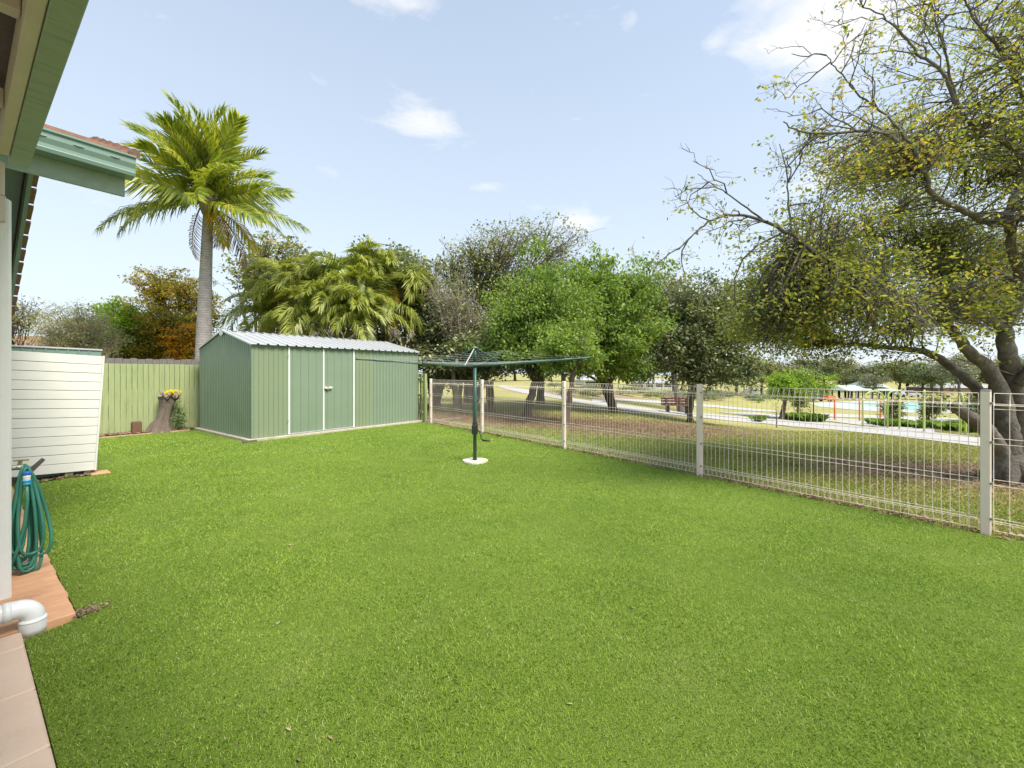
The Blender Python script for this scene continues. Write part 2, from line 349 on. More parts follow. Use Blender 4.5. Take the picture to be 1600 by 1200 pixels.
def make_world():
    w = bpy.data.worlds.new('World'); SC.world = w; w.use_nodes = True
    nt = w.node_tree; bg = nt.nodes['Background']
    sky = nt.nodes.new('ShaderNodeTexSky'); sky.sky_type = 'NISHITA'; sky.sun_disc = False
    sky.sun_elevation = SUN_EL; sky.sun_rotation = SUN_AZ; sky.air_density = 1.0; sky.dust_density = .6; sky.ozone_density = 1.5
    tc = nt.nodes.new('ShaderNodeTexCoord').outputs['Generated']
    nrm = nt.nodes.new('ShaderNodeVectorMath'); nrm.operation = 'NORMALIZE'; lk(nt, tc, nrm.inputs[0]); D = nrm.outputs[0]
    sx = nt.nodes.new('ShaderNodeSeparateXYZ'); lk(nt, D, sx.inputs[0])
    # thin high haze that whitens the sky toward the horizon
    hz = ramp(nt, sx.outputs['Z'], [(0, (.97,) * 3), (.12, (.88,) * 3), (.35, (.68,) * 3), (.7, (.46,) * 3)])
    col = mixc(nt, hz, sky.outputs[0], WHITE)
    # clouds: soft patches broken by noise
    mp = nt.nodes.new('ShaderNodeMapping'); mp.inputs['Scale'].default_value = (1, 1, 2.6); lk(nt, D, mp.inputs[0])
    n = noise(nt, mp.outputs[0], 7.5, 8, .62, .3)
    total = None
    for (px, py, r, k, amp) in CLOUDS:
        d = Vector(((px - CX) / F_PX, 1, (HY - py) / F_PX)).normalized()
        sub = nt.nodes.new('ShaderNodeVectorMath'); sub.operation = 'SUBTRACT'; lk(nt, D, sub.inputs[0]); sub.inputs[1].default_value = d
        ml = nt.nodes.new('ShaderNodeVectorMath'); ml.operation = 'MULTIPLY'; lk(nt, sub.outputs[0], ml.inputs[0]); ml.inputs[1].default_value = (1 / r, 1 / r, k / r)
        ln = nt.nodes.new('ShaderNodeVectorMath'); ln.operation = 'LENGTH'; lk(nt, ml.outputs[0], ln.inputs[0])
        mr = nt.nodes.new('ShaderNodeMapRange'); mr.inputs[1].default_value = 0; mr.inputs[2].default_value = 1; mr.inputs[3].default_value = amp; mr.inputs[4].default_value = 0
        mr.interpolation_type = 'SMOOTHSTEP'; lk(nt, ln.outputs['Value'], mr.inputs[0])
        if total is None: total = mr.outputs[0]
        else:
            mx = nt.nodes.new('ShaderNodeMath'); mx.operation = 'MAXIMUM'; lk(nt, total, mx.inputs[0]); lk(nt, mr.outputs[0], mx.inputs[1]); total = mx.outputs[0]
    ad = nt.nodes.new('ShaderNodeMath'); ad.operation = 'MULTIPLY_ADD'; lk(nt, n, ad.inputs[0]); ad.inputs[1].default_value = 2.6; ad.inputs[2].default_value = -1.62
    a2 = nt.nodes.new('ShaderNodeMath'); a2.operation = 'ADD'; lk(nt, ad.outputs[0], a2.inputs[0]); lk(nt, total, a2.inputs[1])
    cf = ramp(nt, a2.outputs[0], [(.0, (0, 0, 0)), (.95, (.85, .85, .85))])
    col = mixc(nt, cf, col, CLOUDC)
    lk(nt, col, bg.inputs[0]); bg.inputs[1].default_value = .1
CLOUDS = [(660, 195, .14, 2.6, .85), (615, -2, .17, 3.2, 1.0), (1115, 68, .05, 1.6, .75), (1320, 20, .24, 1.6, 1.45), (1240, 0, .10, 2, .8),
          (905, 345, .10, 2.0, .95), (1300, 262, .13, 2.0, .8), (190, 285, .13, 3, .75), (760, 290, .06, 3, .5), (1450, 560, .3, 3, .6), (985, 35, .03, 1, .6)]
WHITE = (3.3, 3.68, 3.98)
CLOUDC = (4.3, 4.25, 4.25)
make_world()
SC.view_settings.view_transform = 'Standard'; SC.view_settings.look = 'None'; SC.view_settings.exposure = 1.38; SC.view_settings.gamma = 1
SC.cycles.max_bounces = 6; SC.cycles.diffuse_bounces = 4; SC.cycles.transmission_bounces = 4; SC.cycles.transparent_max_bounces = 4

# ================================================================== GROUND
def axis(a, b, c, d, step, n1, n2):
    lo = -np.geomspace(1, 1 + (b - a), n1)[::-1] + 1 + b
    hi = np.geomspace(1, 1 + (d - c), n2) - 1 + c
    return np.unique(np.concatenate([lo, np.arange(b, c, step), hi]))
def build_ground():
    xs = axis(-700, -14, 32, 900, .28, 26, 30); ys = axis(-60, 0, 44, 1200, .28, 8, 34)
    Xg, Yg = np.meshgrid(xs, ys); Zg = terrain(Xg, Yg) - .012
    nx, ny = len(xs), len(ys)
    V = np.stack([Xg, Yg, Zg], -1).reshape(-1, 3)
    idx = np.arange(nx * ny).reshape(ny, nx)
    Fq = np.stack([idx[:-1, :-1], idx[:-1, 1:], idx[1:, 1:], idx[1:, :-1]], -1).reshape(-1, 4)
    me = bpy.data.meshes.new('ground'); me.from_pydata(V.tolist(), [], Fq.tolist())
    me.polygons.foreach_set('use_smooth', [True] * len(me.polygons))
    def field(spots):
        v = np.zeros(len(V))
        for (px, py, rx, ry, amp) in spots:
            c = G(px, py); d = ((V[:, 0] - c[0]) / rx) ** 2 + ((V[:, 1] - c[1]) / ry) ** 2
            v = np.maximum(v, amp * np.exp(-d * 1.25))
        return v
    lit = field(LITTER); gr = field(GREEN)
    a = me.attributes.new('litter', 'FLOAT', 'POINT'); a.data.foreach_set('value', lit.astype(np.float32))
    a = me.attributes.new('green', 'FLOAT', 'POINT'); a.data.foreach_set('value', gr.astype(np.float32))
    o = link('ground', me, ground_mat()); tagp(o, kind='structure')
    return o
# (pixel of the spot's centre, radius across, radius in depth, strength)
LITTER = [(700, 652, 3.2, 1.6, 1.1), (770, 653, 2.6, 1.6, 1.2), (830, 658, 2.4, 1.9, 1.2), (930, 665, 2.8, 2.1, 1.3), (1010, 668, 3, 2.2, 1.2), (1090, 668, 2.6, 1.9, 1.1),
          (1160, 668, 2.0, 1.2, .6), (1400, 735, 1.5, .75, .95), (1500, 735, 1.6, 1.0, 1.0), (1590, 745, 2.2, 1.4, 1.1), (1330, 722, 1.2, .6, .85), (1240, 655, 1.8, .8, .9), (1290, 661, 1.6, .6, .9),
          (930, 616, 9, 6, 1.0), (1040, 618, 8, 6, 1.0), (1120, 625, 4, 3, .8), (1440, 672, 4.5, 1.1, .9), (1540, 678, 2.5, .9, .9), (1185, 668, 1.0, .4, .9), (1380, 662, 2.5, .8, .8)]
GREEN = [(760, 672, 3, 1.0, .9), (880, 685, 2.6, .8, 1.0), (1000, 700, 2.2, .8, .95), (1130, 730, 1.6, .6, .95), (1250, 692, 2.2, .9, 1.0), (1180, 685, 1.6, .9, .9), (1340, 700, 1.3, .6, .8),
         (1420, 790, 1.0, .35, .8), (1300, 762, 1.0, .4, .9), (1560, 800, .8, .4, .8), (1020, 690, 3, .8, .7), (1450, 668, 4, .6, .5)]
build_ground()

FP = [(6.42, .43), (4.06, 3.62), (2.52, 5.67), (.955, 7.76), (-.70, 9.86), (-2.26, 11.75)]   # wire fence posts, near to far
off = np.array([-.795, -.606]) * .10
def oa(o, a): v = E(o, a); return (v.x, v.y)
LAWN = [oa(.215, -3.5), oa(.215, 3.28), oa(.42, 3.33), oa(.42, 7.7), oa(.25, 8.2), oa(.1, 12.30), oa(3.50, 12.30), oa(3.50, 9.20), oa(7.92, 9.20)]
LAWN += [(FP[i][0] + off[0], FP[i][1] + off[1]) for i in (5, 4, 3, 2, 1, 0)] + [(9.0, -3.0), (2, -7)]
def inpoly(P, poly):
    x, y = P[:, 0], P[:, 1]; r = np.zeros(len(P), bool); n = len(poly)
    for i in range(n):
        x0, y0 = poly[i]; x1, y1 = poly[(i + 1) % n]
        if y0 == y1: continue
        c = ((y0 > y) != (y1 > y)) & (x < (x1 - x0) * (y - y0) / (y1 - y0) + x0); r ^= c
    return r
mb = MB(); mb.add([(x, y, .004) for x, y in LAWN], [tuple(range(len(LAWN)))][::1])
o = mb.build('lawn', lawn_mat('lawn_soil', [(.10, .17, .022), (.16, .24, .035), (.22, .30, .05)])); tagp(o, kind='structure')

def blades(P, hgt, wid, rng, lean=.9):
    N = len(P); az = rng.uniform(0, 2 * PI, N); la = rng.uniform(0, 2 * PI, N)
    w = np.stack([np.cos(az), np.sin(az), np.zeros(N)], 1) * wid[:, None] * .5
    l = rng.uniform(.1, lean, N) * hgt
    mid = P + np.stack([np.cos(la) * l * .35, np.sin(la) * l * .35, hgt * .6], 1)
    tip = P + np.stack([np.cos(la) * l, np.sin(la) * l, hgt * rng.uniform(.75, 1, N)], 1)
    return np.stack([P - w, P + w, mid + w * .7, tip, mid - w * .7], 1).reshape(-1, 3)
def lawn_blades():
    rng = np.random.default_rng(3); out = []; H = []; Wd = []
    bands = [(0, 2.0, 24000, .0125, .0021), (2.0, 3.0, 16000, .013, .0026), (3.0, 4.5, 8500, .014, .0036), (4.5, 7, 4200, .016, .0055), (7, 15, 1900, .018, .009)]
    for d0, d1, dens, h, w in bands:
        n = int(dens * (2 * d1) * (d1 + .3) * 1.0)
        k_ = (1.25 * d1 + 1.6) / (1.25 * d1); P = np.stack([rng.uniform(-1.25 * d1 - 1.6, 1.25 * d1 + 1.6, int(n * 1.25 * k_)), rng.uniform(.5, d1, int(n * 1.25 * k_))], 1)
        P = P[(P[:, 1] >= d0) & (np.abs(P[:, 0]) < 1.3 * P[:, 1] + 1.6)]
        P = P[inpoly(P, LAWN)]
        # patchy thickness
        nn = np.sin(P[:, 0] * 3.1 + np.sin(P[:, 1] * 2.3)) * np.sin(P[:, 1] * 2.7 + np.sin(P[:, 0] * 1.9)) * .5 + .5
        keep = rng.uniform(size=len(P)) < .72 + .28 * nn
        P = P[keep]; nn = nn[keep]
        out.append(np.column_stack([P, np.full(len(P), .003)]))
        H.append(h * rng.uniform(.5, 1.25, len(P)) * (.8 + .35 * nn)); Wd.append(w * rng.uniform(.7, 1.3, len(P)))
    P = np.concatenate(out); V = blades(P, np.concatenate(H), np.concatenate(Wd), rng, 1.5)
    o = raw_mesh('lawn_grass', V, 5, blade_mat('lawn_blades', (.12, .245, .024), (.25, .41, .045), (.39, .53, .08), (.64, .58, .32)))
    tagp(o, 'mown bright green grass blades covering the back yard', 'grass', kind='stuff')
lawn_blades()

def park_blades():
    rng = np.random.default_rng(5)
    n = 420000
    Y = rng.uniform(1.5, 17, n); X = rng.uniform(-.25, 1.25, n) * Y
    P = np.stack([X, Y], 1)
    a = np.array(FP[0]); b = np.array(FP[5]); nd = np.array([(b - a)[1], -(b - a)[0]]); nd /= np.linalg.norm(nd)
    P = P[((P - a) @ nd) > .06]
    for poly in PATHPOLY: P = P[~inpoly(P, poly)]
    P = P[rng.uniform(size=len(P)) < np.clip(1.3 - P[:, 1] / 16, .15, 1)]
    # thin where the soil is leaf-littered
    v = np.zeros(len(P)); g = np.zeros(len(P))
    for (px, py, rx, ry, amp) in LITTER:
        c = G(px, py); v = np.maximum(v, amp * np.exp(-1.1 * (((P[:, 0] - c[0]) / rx) ** 2 + ((P[:, 1] - c[1]) / ry) ** 2)))
    for (px, py, rx, ry, amp) in GREEN:
        c = G(px, py); g = np.maximum(g, amp * np.exp(-1.1 * (((P[:, 0] - c[0]) / rx) ** 2 + ((P[:, 1] - c[1]) / ry) ** 2)))
    P = P[rng.uniform(size=len(P)) < np.clip(1.0 - 1.1 * v + .6 * g, .05, 1)]
    nu = np.interp(P[:, 1], [0, 6, 17], [.006, .010, .022])
    Z = terrain(P[:, 0], P[:, 1]) - .012
    V = blades(np.column_stack([P, Z]), rng.uniform(.015, .04, len(P)), nu, rng, 1.4)
    o = raw_mesh('park_grass', V, 5, blade_mat('park_blades', (.18, .26, .04), (.31, .36, .08), (.43, .41, .14), (.56, .48, .26)))
    tagp(o, 'short patchy yellow green grass of the park beyond the wire fence', 'grass', kind='stuff')

def leaf_litter():
    rng = np.random.default_rng(8); pts = []
    for (px, py, rx, ry, amp) in LITTER[:12]:
        c = G(px, py); n = int(900 * rx * ry * amp)
        pts.append(np.stack([rng.normal(c[0], rx * .6, n), rng.normal(c[1], ry * .6, n)], 1))
    P = np.concatenate(pts)
    a = np.array(FP[0]); b = np.array(FP[5]); nd = np.array([(b - a)[1], -(b - a)[0]]); nd /= np.linalg.norm(nd)
    P = P[((P - a) @ nd) > .05]
    N = len(P); az = rng.uniform(0, 2 * PI, N); L = rng.uniform(.025, .06, N); tl = rng.uniform(-.4, .4, N)
    C = np.column_stack([P, terrain(P[:, 0], P[:, 1]) + .004])
    u = np.stack([np.cos(az), np.sin(az), tl], 1) * L[:, None]; w = np.stack([-np.sin(az), np.cos(az), rng.uniform(-.4, .4, N)], 1) * L[:, None] * .3
    V = np.stack([C - u * .5, C + w, C + u * .5, C - w], 1).reshape(-1, 3); V[:, 2] += .006
    o = raw_mesh('leaf_litter', V, 4, leafmat('dead_leaves', [(.05, .03, .02), (.13, .08, .045), (.22, .13, .07), (.34, .25, .16)], .1, 2))
    tagp(o, 'dry brown leaves fallen on the park ground under the trees', 'leaf litter', kind='stuff')
leaf_litter()
def lawn_leaves():
    rng = np.random.default_rng(44); P = np.stack([rng.uniform(-4, 6, 400), rng.uniform(1.2, 10, 400)], 1); P = P[inpoly(P, LAWN)][:60]; N = len(P)
    C = np.column_stack([P, np.full(N, .014)]); az = rng.uniform(0, 6.28, N); L = rng.uniform(.008, .02, N)
    u = np.stack([np.cos(az), np.sin(az), rng.uniform(-.3, .3, N)], 1) * L[:, None]; w = np.stack([-np.sin(az), np.cos(az), rng.uniform(-.4, .4, N)], 1) * L[:, None] * .35
    o = raw_mesh('lawn_leaves', np.stack([C - u, C + w, C + u, C - w], 1).reshape(-1, 3), 4, leafmat('lawn_dead_leaves', [(.12, .08, .05), (.30, .22, .14), (.45, .36, .25)], .1, 3)); tagp(o, 'few scattered dry leaves lying on the lawn', 'leaves', kind='stuff')
lawn_leaves()

PATHPOLY = []
def ribbon(name, left, right, mat_, dz=.01, n=90, struct=True):
    """strip of ground between two pixel-traced edges, laid on the terrain with thickness"""
    def dense(pts):
        P = np.array([G(*p)[:2] for p in pts]); d = np.r_[0, np.cumsum(np.linalg.norm(np.diff(P, axis=0), axis=1))]
        t = np.linspace(0, 1, n) ** 1.0 * d[-1]
        return np.stack([np.interp(t, d, P[:, 0]), np.interp(t, d, P[:, 1])], 1)
    A = dense(left); B = dense(right); k = 6; V = []; PATHPOLY.append([tuple(q) for q in A] + [tuple(q) for q in B[::-1]])
    for i in range(n):
        for j in range(k):
            p = A[i] + (B[i] - A[i]) * j / (k - 1); V.append((p[0], p[1], tz(p[0], p[1]) + dz))
    Fq = [(i * k + j, i * k + j + 1, (i + 1) * k + j + 1, (i + 1) * k + j) for i in range(n - 1) for j in range(k - 1)]
    m = MB(); m.add(V, Fq); o = m.build(name, mat_); tagp(o, kind='structure'); return o
# main path: from the right foreground, running away and to the left
ribbon('park_path', [(1640, 708), (1560, 702), (1500, 694), (1400, 682), (1300, 671), (1200, 662), (1100, 653), (1030, 646), (990, 643), (950, 638), (900, 629), (860, 621), (820, 615), (790, 608), (775, 603)],
       [(1640, 694), (1560, 687), (1500, 680), (1400, 670), (1300, 661), (1200, 653), (1100, 646), (1030, 640), (985, 634), (930, 628), (900, 623), (868, 616.5), (835, 611), (800, 605), (786, 601.5)], M['path'])
ribbon('park_path', [(925, 630), (960, 626), (1040, 631), (1120, 637), (1180, 642.5), (1215, 644)], [(925, 624), (960, 622.5), (1040, 627), (1120, 633.5), (1180, 639), (1215, 641.5)], M['path'], .014)
ribbon('park_path', [(1125, 644.5), (1170, 650), (1240, 654), (1300, 659), (1360, 666), (1400, 671), (1460, 678)], [(1125, 643.8), (1180, 645), (1240, 650), (1300, 653.5), (1360, 657), (1400, 662), (1460, 669)], M['path'], .017)
ribbon('park_path', [(1278, 651), (1340, 653), (1400, 656), (1480, 661), (1540, 666), (1620, 671)], [(1278, 646), (1340, 648), (1400, 650), (1480, 653), (1540, 658), (1620, 662)], M['path'], .012)
park_blades()
def patch(name, pts, mat_, dz):
    P = [G(*p) for p in pts]; m = MB(); c = np.mean(np.array(P), 0); n = len(P)
    V = []; R = 9
    for r in range(R + 1):
        for p in P:
            x = c[0] + (p[0] - c[0]) * r / R; y = c[1] + (p[1] - c[1]) * r / R; V.append((x, y, tz(x, y) + dz))
    Fq = [(r * n + i, r * n + (i + 1) % n, (r + 1) * n + (i + 1) % n, (r + 1) * n + i) for r in range(R) for i in range(n)]
    m.add(V, Fq); o = m.build(name, mat_); tagp(o, kind='structure'); return o
patch('playground_surface', [(1262, 630), (1330, 627), (1430, 627), (1540, 628), (1640, 631), (1680, 645), (1580, 646), (1500, 645.5), (1420, 645), (1340, 641), (1280, 635.5)], M['courtgrey'], .012)
patch('playground_surface', [(1330, 630.5), (1400, 629), (1500, 629.5), (1600, 632), (1660, 640), (1560, 642), (1470, 641), (1420, 641), (1380, 637)], M['court'], .02)

# ================================================================== PATIO, DECK, HOUSE
m = MB()
a = -3.2
while a < 3.2:
    b = min(a + .445, 3.30); m.bbox((-4.2, a, -.02), (.205, b, .045), .006); a = b + .006
o = m.build('patio', M['slab']); o.rotation_euler = (0, 0, TH); tagp(o, kind='structure')
m = MB(); a = 3.36; r_ = random.Random(4)
while a < 7.7:
    m.bbox((.0, a, -.02), (.41 + r_.uniform(-.004, .004), a + .094, .03 + r_.uniform(-.002, .002)), .004); a += .099
o = m.build('paver_path', M['paver']); o.rotation_euler = (0, 0, TH); tagp(o, kind='structure')

house = thing('house', 'white rendered house with green fascia, gutter and terracotta tiled roof at the left edge', 'house', E(0, 3.9), TH)
def HZ(x, y, z): return (x, y - 3.9, z)      # house-local
def hb(m_, lo, hi, b=.006): m_.bbox(HZ(*lo), HZ(*hi), b)
m = MB(); hb(m, (-4.5, 3.89, 0), (.205, 4.09, 2.40), .012); hb(m, (-.02, 4.092, 0), (.203, 7.6, 2.40), .004); hb(m, (-4.5, 4.092, 0), (-4.3, 7.6, 2.4), .004); hb(m, (-4.298, 7.4, 0), (-.022, 7.6, 2.4), .004)
m.build('wall', M['stucco'], house)
m = MB(); hb(m, (-4.5, 3.86, 2.402), (.178, 3.90, 2.60)); hb(m, (-4.5, 3.90, 2.402), (-.03, 4.6, 2.43)); hb(m, (.09, 3.86, 2.25), (.182, 3.888, 2.40), .003)
m.build('eave_panel', M['cream'], house)
m = MB(); hb(m, (.196, -3.4, 2.625), (.276, 3.96, 2.80), .004)
m.build('fascia', M['fascia'], house)
m = MB(); hb(m, (.150, -3.4, 2.632), (.194, 3.84, 2.79), .004)
m.build('beam', M['cream'], house)
for aa in (-.35, .56, 1.47, 2.38, 3.27):
    m = MB(); hb(m, (-4.4, aa, 2.69), (.148, aa + .06, 2.775), .004); m.build('rafter', M['cream'], house)
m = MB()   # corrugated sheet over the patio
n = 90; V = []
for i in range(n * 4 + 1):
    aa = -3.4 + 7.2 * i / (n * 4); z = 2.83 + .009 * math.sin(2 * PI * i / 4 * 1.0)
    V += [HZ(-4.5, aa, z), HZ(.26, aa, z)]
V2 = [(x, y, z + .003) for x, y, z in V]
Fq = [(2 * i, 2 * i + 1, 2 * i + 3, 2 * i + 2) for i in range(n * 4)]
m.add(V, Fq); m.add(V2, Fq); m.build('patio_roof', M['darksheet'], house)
# gutter with fascia stub at the wing's eave
def gutter_profile(): return [(0, 0), (.012, .0), (.018, .028), (.010, .034), (.010, .05), (.022, .075), (.03, .10), (.03, .125), (.022, .130), (.022, .122), (.0, .122)]
m = MB(); pr = [(.0, .0), (-.115, .0), (-.122, .022), (-.116, .03), (-.116, .052), (-.128, .085), (-.128, .118), (-.140, .128), (-.140, .140), (-.125, .142), (-.125, .128), (0, .125)]
x0, x1 = -.6, .79; ga, gz = 4.13, 1.36 + 1.425
vs = [HZ(x0, ga + p, gz + q) for p, q in pr] + [HZ(x1, ga + p, gz + q) for p, q in pr]; k = len(pr)
m.add(vs, [(i, (i + 1) % k, k + (i + 1) % k, k + i) for i in range(k)] + [tuple(range(k)), tuple(range(2 * k - 1, k - 1, -1))])
for xs_ in (.33, .5, .68):
    m.tube([HZ(xs_ - .025, ga - .129, gz + .092), HZ(xs_, ga - .131, gz + .090), HZ(xs_ + .025, ga - .129, gz + .092)], .0035, 6)
g_ = m.build('gutter', M['gutter'], house)
m = MB(); hb(m, (-.6, 4.135, 1.36 + 1.30), (.755, 4.16, 1.36 + 1.54), .003); hb(m, (-.6, 4.162, 1.36 + 1.45), (.75, 4.34, 1.36 + 1.47), .003); m.build('fascia', M['fascia'], house)
# tiled roof over the wing: courses rising away from the gutter
m = MB(); pitch = .404
for c in range(6):
    d0 = -.03 + c * .27; d1 = d0 + .31
    n = 46; V = []
    for i in range(n + 1):
        x = -4.2 + (.80 + 4.2) * i / n; wv = .016 * abs(math.sin(PI * (x + 4.2) / .22))
        for dd, up in ((d0, .030), (d1, .0)):
            V.append(HZ(x, 4.10 + dd, 1.36 + 1.585 + pitch * dd + up + wv))
        V.append(HZ(x, 4.10 + d0 + .002, 1.36 + 1.585 + pitch * d0 + up * 0 - .02))
    Fq = []
    for i in range(n):
        b_ = i * 3; Fq += [(b_, b_ + 1, b_ + 4, b_ + 3), (b_ + 2, b_, b_ + 3, b_ + 5)]
    m.add(V, Fq)
    m.tube([HZ(.795, 4.10 + d0 - .01, 1.36 + 1.60 + pitch * d0 + .02), HZ(.795, 4.10 + d1, 1.36 + 1.60 + pitch * d1 - .005)], [.036, .030], 8)
m.add([HZ(-4.2, 5.75, 1.36 + 2.16), HZ(.44, 5.75, 1.36 + 2.16), HZ(.44, 9.2, 1.36 + .83), HZ(-4.2, 9.2, 1.36 + .83)], [(0, 1, 2, 3)])
m.build('roof', M['tile'], house)
m = MB()
for c in range(5):
    d0 = c * .30; m.beam(HZ(.43, 4.12 + d0, 1.36 + 1.56 + pitch * d0), HZ(.43, 4.12 + d0 + .3, 1.36 + 1.56 + pitch * (d0 + .3)), .66, .02)
m.build('soffit', M['gutter'], house)
# descending verge further along the wall
m = MB(); p0 = HZ(.43, 5.4, 1.36 + 2.20); p1 = HZ(.43, 9.0, 1.36 + .75)
m.beam(p0, p1, .03, .22); m.beam((p0[0] - .13, p0[1], p0[2] + .07), (p1[0] - .13, p1[1], p1[2] + .07), .20, .02); m.build('bargeboard', M['gutter'], house)
m = MB()
P0 = Vector(p0); P1 = Vector(p1); dd = (P1 - P0); L_ = dd.length; dd.normalize()
for i in range(2, 14):
    q = P0 + dd * (i * .29) + Vector((.035, 0, .115)); e_ = q + dd * .31 + Vector((0, 0, .045)); m.beam(q, e_, .085, .022)
m.build('verge_tile', M['tile'], house)

# downpipe elbow beside the patio
dp = thing('drain_pipe', 'white plastic drain pipe elbow turning down into the lawn beside the patio', 'pipe', E(.245, 3.37), TH)
m = MB(); pts = [(-.6, -.0, .135), (-.3, 0, .135), (-.06, 0, .135)]
for i in range(9):
    t = i / 8 * PI / 2; pts.append((-.055 + .06 * math.sin(t), 0, .075 + .06 * math.cos(t)))
pts += [(.005, 0, .07), (.005, 0, .03)]
m.tube(pts, .046, 20); m.build('pipe', M['pvc'], dp, True)
m = MB(); m.lathe([(.051, -.012), (.0515, .02), (.052, .055), (.052, .07), (.047, .074)], (.005, 0, 0), 24); m.lathe([(.0525, .058), (.0535, .062), (.0525, .068)], (.005, 0, 0), 24)
m.tube([(-.10, 0, .135), (-.068, 0, .135)], .0495, 20)
m.build('collar', M['pvc'], dp, True)

# hose on the tap
TO, TA = .290, 4.30
tap = thing('garden_tap', 'brass garden tap with yellow handle on the outer house wall above the hose', 'tap', E(.205, TA + .03), TH)
m = MB(); m.tube([(0, 0, .735), (.03, 0, .735), (.065, 0, .737), (.085, 0, .72), (.09, 0, .69)], [.016, .016, .02, .014, .012], 10); m.tube([(.055, 0, .735), (.062, 0, .775)], [.016, .009], 10); m.lathe([(.022, .725), (.022, .745)], (.055, 0, 0), 10)
m.build('body', M['tapgrey'], tap, True)
m = MB(); m.beam((.030, -.01, .783), (.098, .006, .777), .012, .009); m.beam((.06, -.028, .780), (.066, .028, .780), .010, .008); m.build('handle', M['brass'], tap)
hb_ = thing('hose_bracket', 'brown metal two-armed hose hanger on the house wall', 'hose hanger', E(.205, TA + .08), TH)
for dy in (0, .055):
    m = MB(); m.beam((.0, dy, .60), (.11, dy, .69), .012, .022); m.beam((.11, dy, .69), (.165 + .01 * (dy > 0), dy, .760), .012, .022); m.build('arm', M['bracket'], hb_)
m = MB(); m.box((.0, -.03, .54), (.008, .09, .66)); m.build('wall_plate', M['bracket'], hb_)
hose = thing('garden_hose', 'coiled green garden hose hanging in long loops on the house wall', 'hose', E(TO, TA), TH)
loops = [(-.045, -.02, .09, .030, .020), (-.035, .00, .05, .050, -.01), (-.02, .015, .07, .040, .01), (-.005, .02, .03, .030, -.03), (.01, .05, .14, .045, -.045), (-.03, .03, .10, .025, .035), (.015, .098, .115, .055, -.02), (.0, .055, .02, .035, .0), (-.055, -.04, .16, .02, .0), (-.03, .0, .035, .03, .03)]
pts = []
for i, (l, rr, bot, wid, dy) in enumerate(loops):
    l0 = l - .0; r0 = rr; ztop = .735 + .006 * (i % 3); zb = bot + .015
    for k in range(22):
        t = k / 22; ang = 2 * PI * t
        # long teardrop: narrow at top, wide toward the bottom
        zz = (ztop + zb) / 2 + (ztop - zb) / 2 * math.cos(ang)
        s_ = (1 - (zz - zb) / (ztop - zb)); wdt = (.02 + (wid + (r0 - l0) * .5) * (s_ ** .8)) * abs(math.sin(ang)) ** .55
        cx = (l0 + r0) / 2 * (s_ ** .7)
        pts.append(((cx + (-1 if ang < PI else 1) * wdt) * .84 - .004, dy + .018 * math.sin(3 * ang + i), zz))
m = MB(); m.tube(pts, .0098, 10); m.build('hose_coil', M['hose'], hose, True)
m = MB(); m.tube([(-.075, -.06, .10), (-.04, -.062, .22), (-.01, -.064, .38), (.0, -.062, .52), (-.002, -.06, .63)], .0098, 10); m.build('hose_end', M['hose'], hose, True)
cn = MB(); cn.lathe([(.015, .625), (.018, .628), (.018, .638), (.014, .642)], (-.002, -.06, 0), 14); cn.lathe([(.018, .690), (.021, .694), (.021, .712), (.017, .716)], (-.002, -.06, 0), 14, 1); cn.lathe([(.0165, .642), (.019, .650), (.017, .665), (.019, .68), (.0185, .69)], (-.002, -.06, 0), 14, 2)
cn.lathe([(.0195, .646), (.0205, .652), (.0195, .660)], (-.002, -.06, 0), 14, 0)
cn.build('connector', [M['lightblue'], M['blue'], M['white']], hose, True)

# ================================================================== SLAT SCREEN, GARDEN SHED BEHIND IT
scp = W(150, 737, 5.75)
scr = thing('slat_screen', 'white horizontal slat screen leaning slightly, standing on short green posts', 'screen', (scp[0], scp[1], 0), 0)
scr.rotation_euler = (0, math.radians(3.1), TH)
m = MB(); z = .055
for i in range(13):
    m.bbox((-1.75, -.012 + r_.uniform(-.002, .002), z), (-.022, .010, z + .1135), .003); z += .1192
m.build('slat_panel', M['screen'], scr)
m = MB(); m.bbox((-.021, -.014, .05), (.0, .03, z + .0), .003); m.build('edge_trim', M['screen'], scr)
for x in (-.08, -.26): m = MB(); m.bbox((x - .035, .012, -.06), (x + .025 + .02 * (x < -.2), .055, 1.4), .003); m.build('post', M['lime'], scr)
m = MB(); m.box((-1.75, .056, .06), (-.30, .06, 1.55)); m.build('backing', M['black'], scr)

gs = thing('garden_shed', 'small green steel locker with white capped roof behind the white slat screen', 'shed', (scp[0], scp[1], 0), 0); gs.rotation_euler = (0, math.radians(1.2), TH)
def ribs(m_, x0, x1, y, z0, ztop, sp=.095, dep=.008, out=-1, t0=0):
    """ribbed sheet along local x, facing out*y; ztop(x) gives the top"""
    xs_ = [x0]; ys_ = [0.]
    x = x0 + t0
    while x < x1 - .03:
        if x > x0 + .005:
            for dx, h in ((0, 0), (.006, 1), (.020, 1), (.026, 0)): xs_.append(x + dx); ys_.append(h * dep)
        x += sp
    xs_.append(x1); ys_.append(0)
    # roof lines may break inside the sheet: subdivide
    V = []
    for xx, yy in zip(xs_, ys_): V += [(xx, y + out * yy, z0), (xx, y + out * yy, ztop(xx))]
    n_ = len(xs_); Fq = [(2 * i, 2 * i + 2, 2 * i + 3, 2 * i + 1) for i in range(n_ - 1)]
    m_.add(V, Fq)
m = MB(); ribs(m, -1.7, .03, .10, .02, lambda x: 1.675, .10, .007, -1)
m.box((-1.7, .104, .02), (.028, .75, 1.66)); m.build('wall', M['gutter'], gs)
m = MB(); m.bbox((-1.75, .085, 1.678), (.045, .80, 1.70), .004); m.build('roof', M['zinc'], gs)

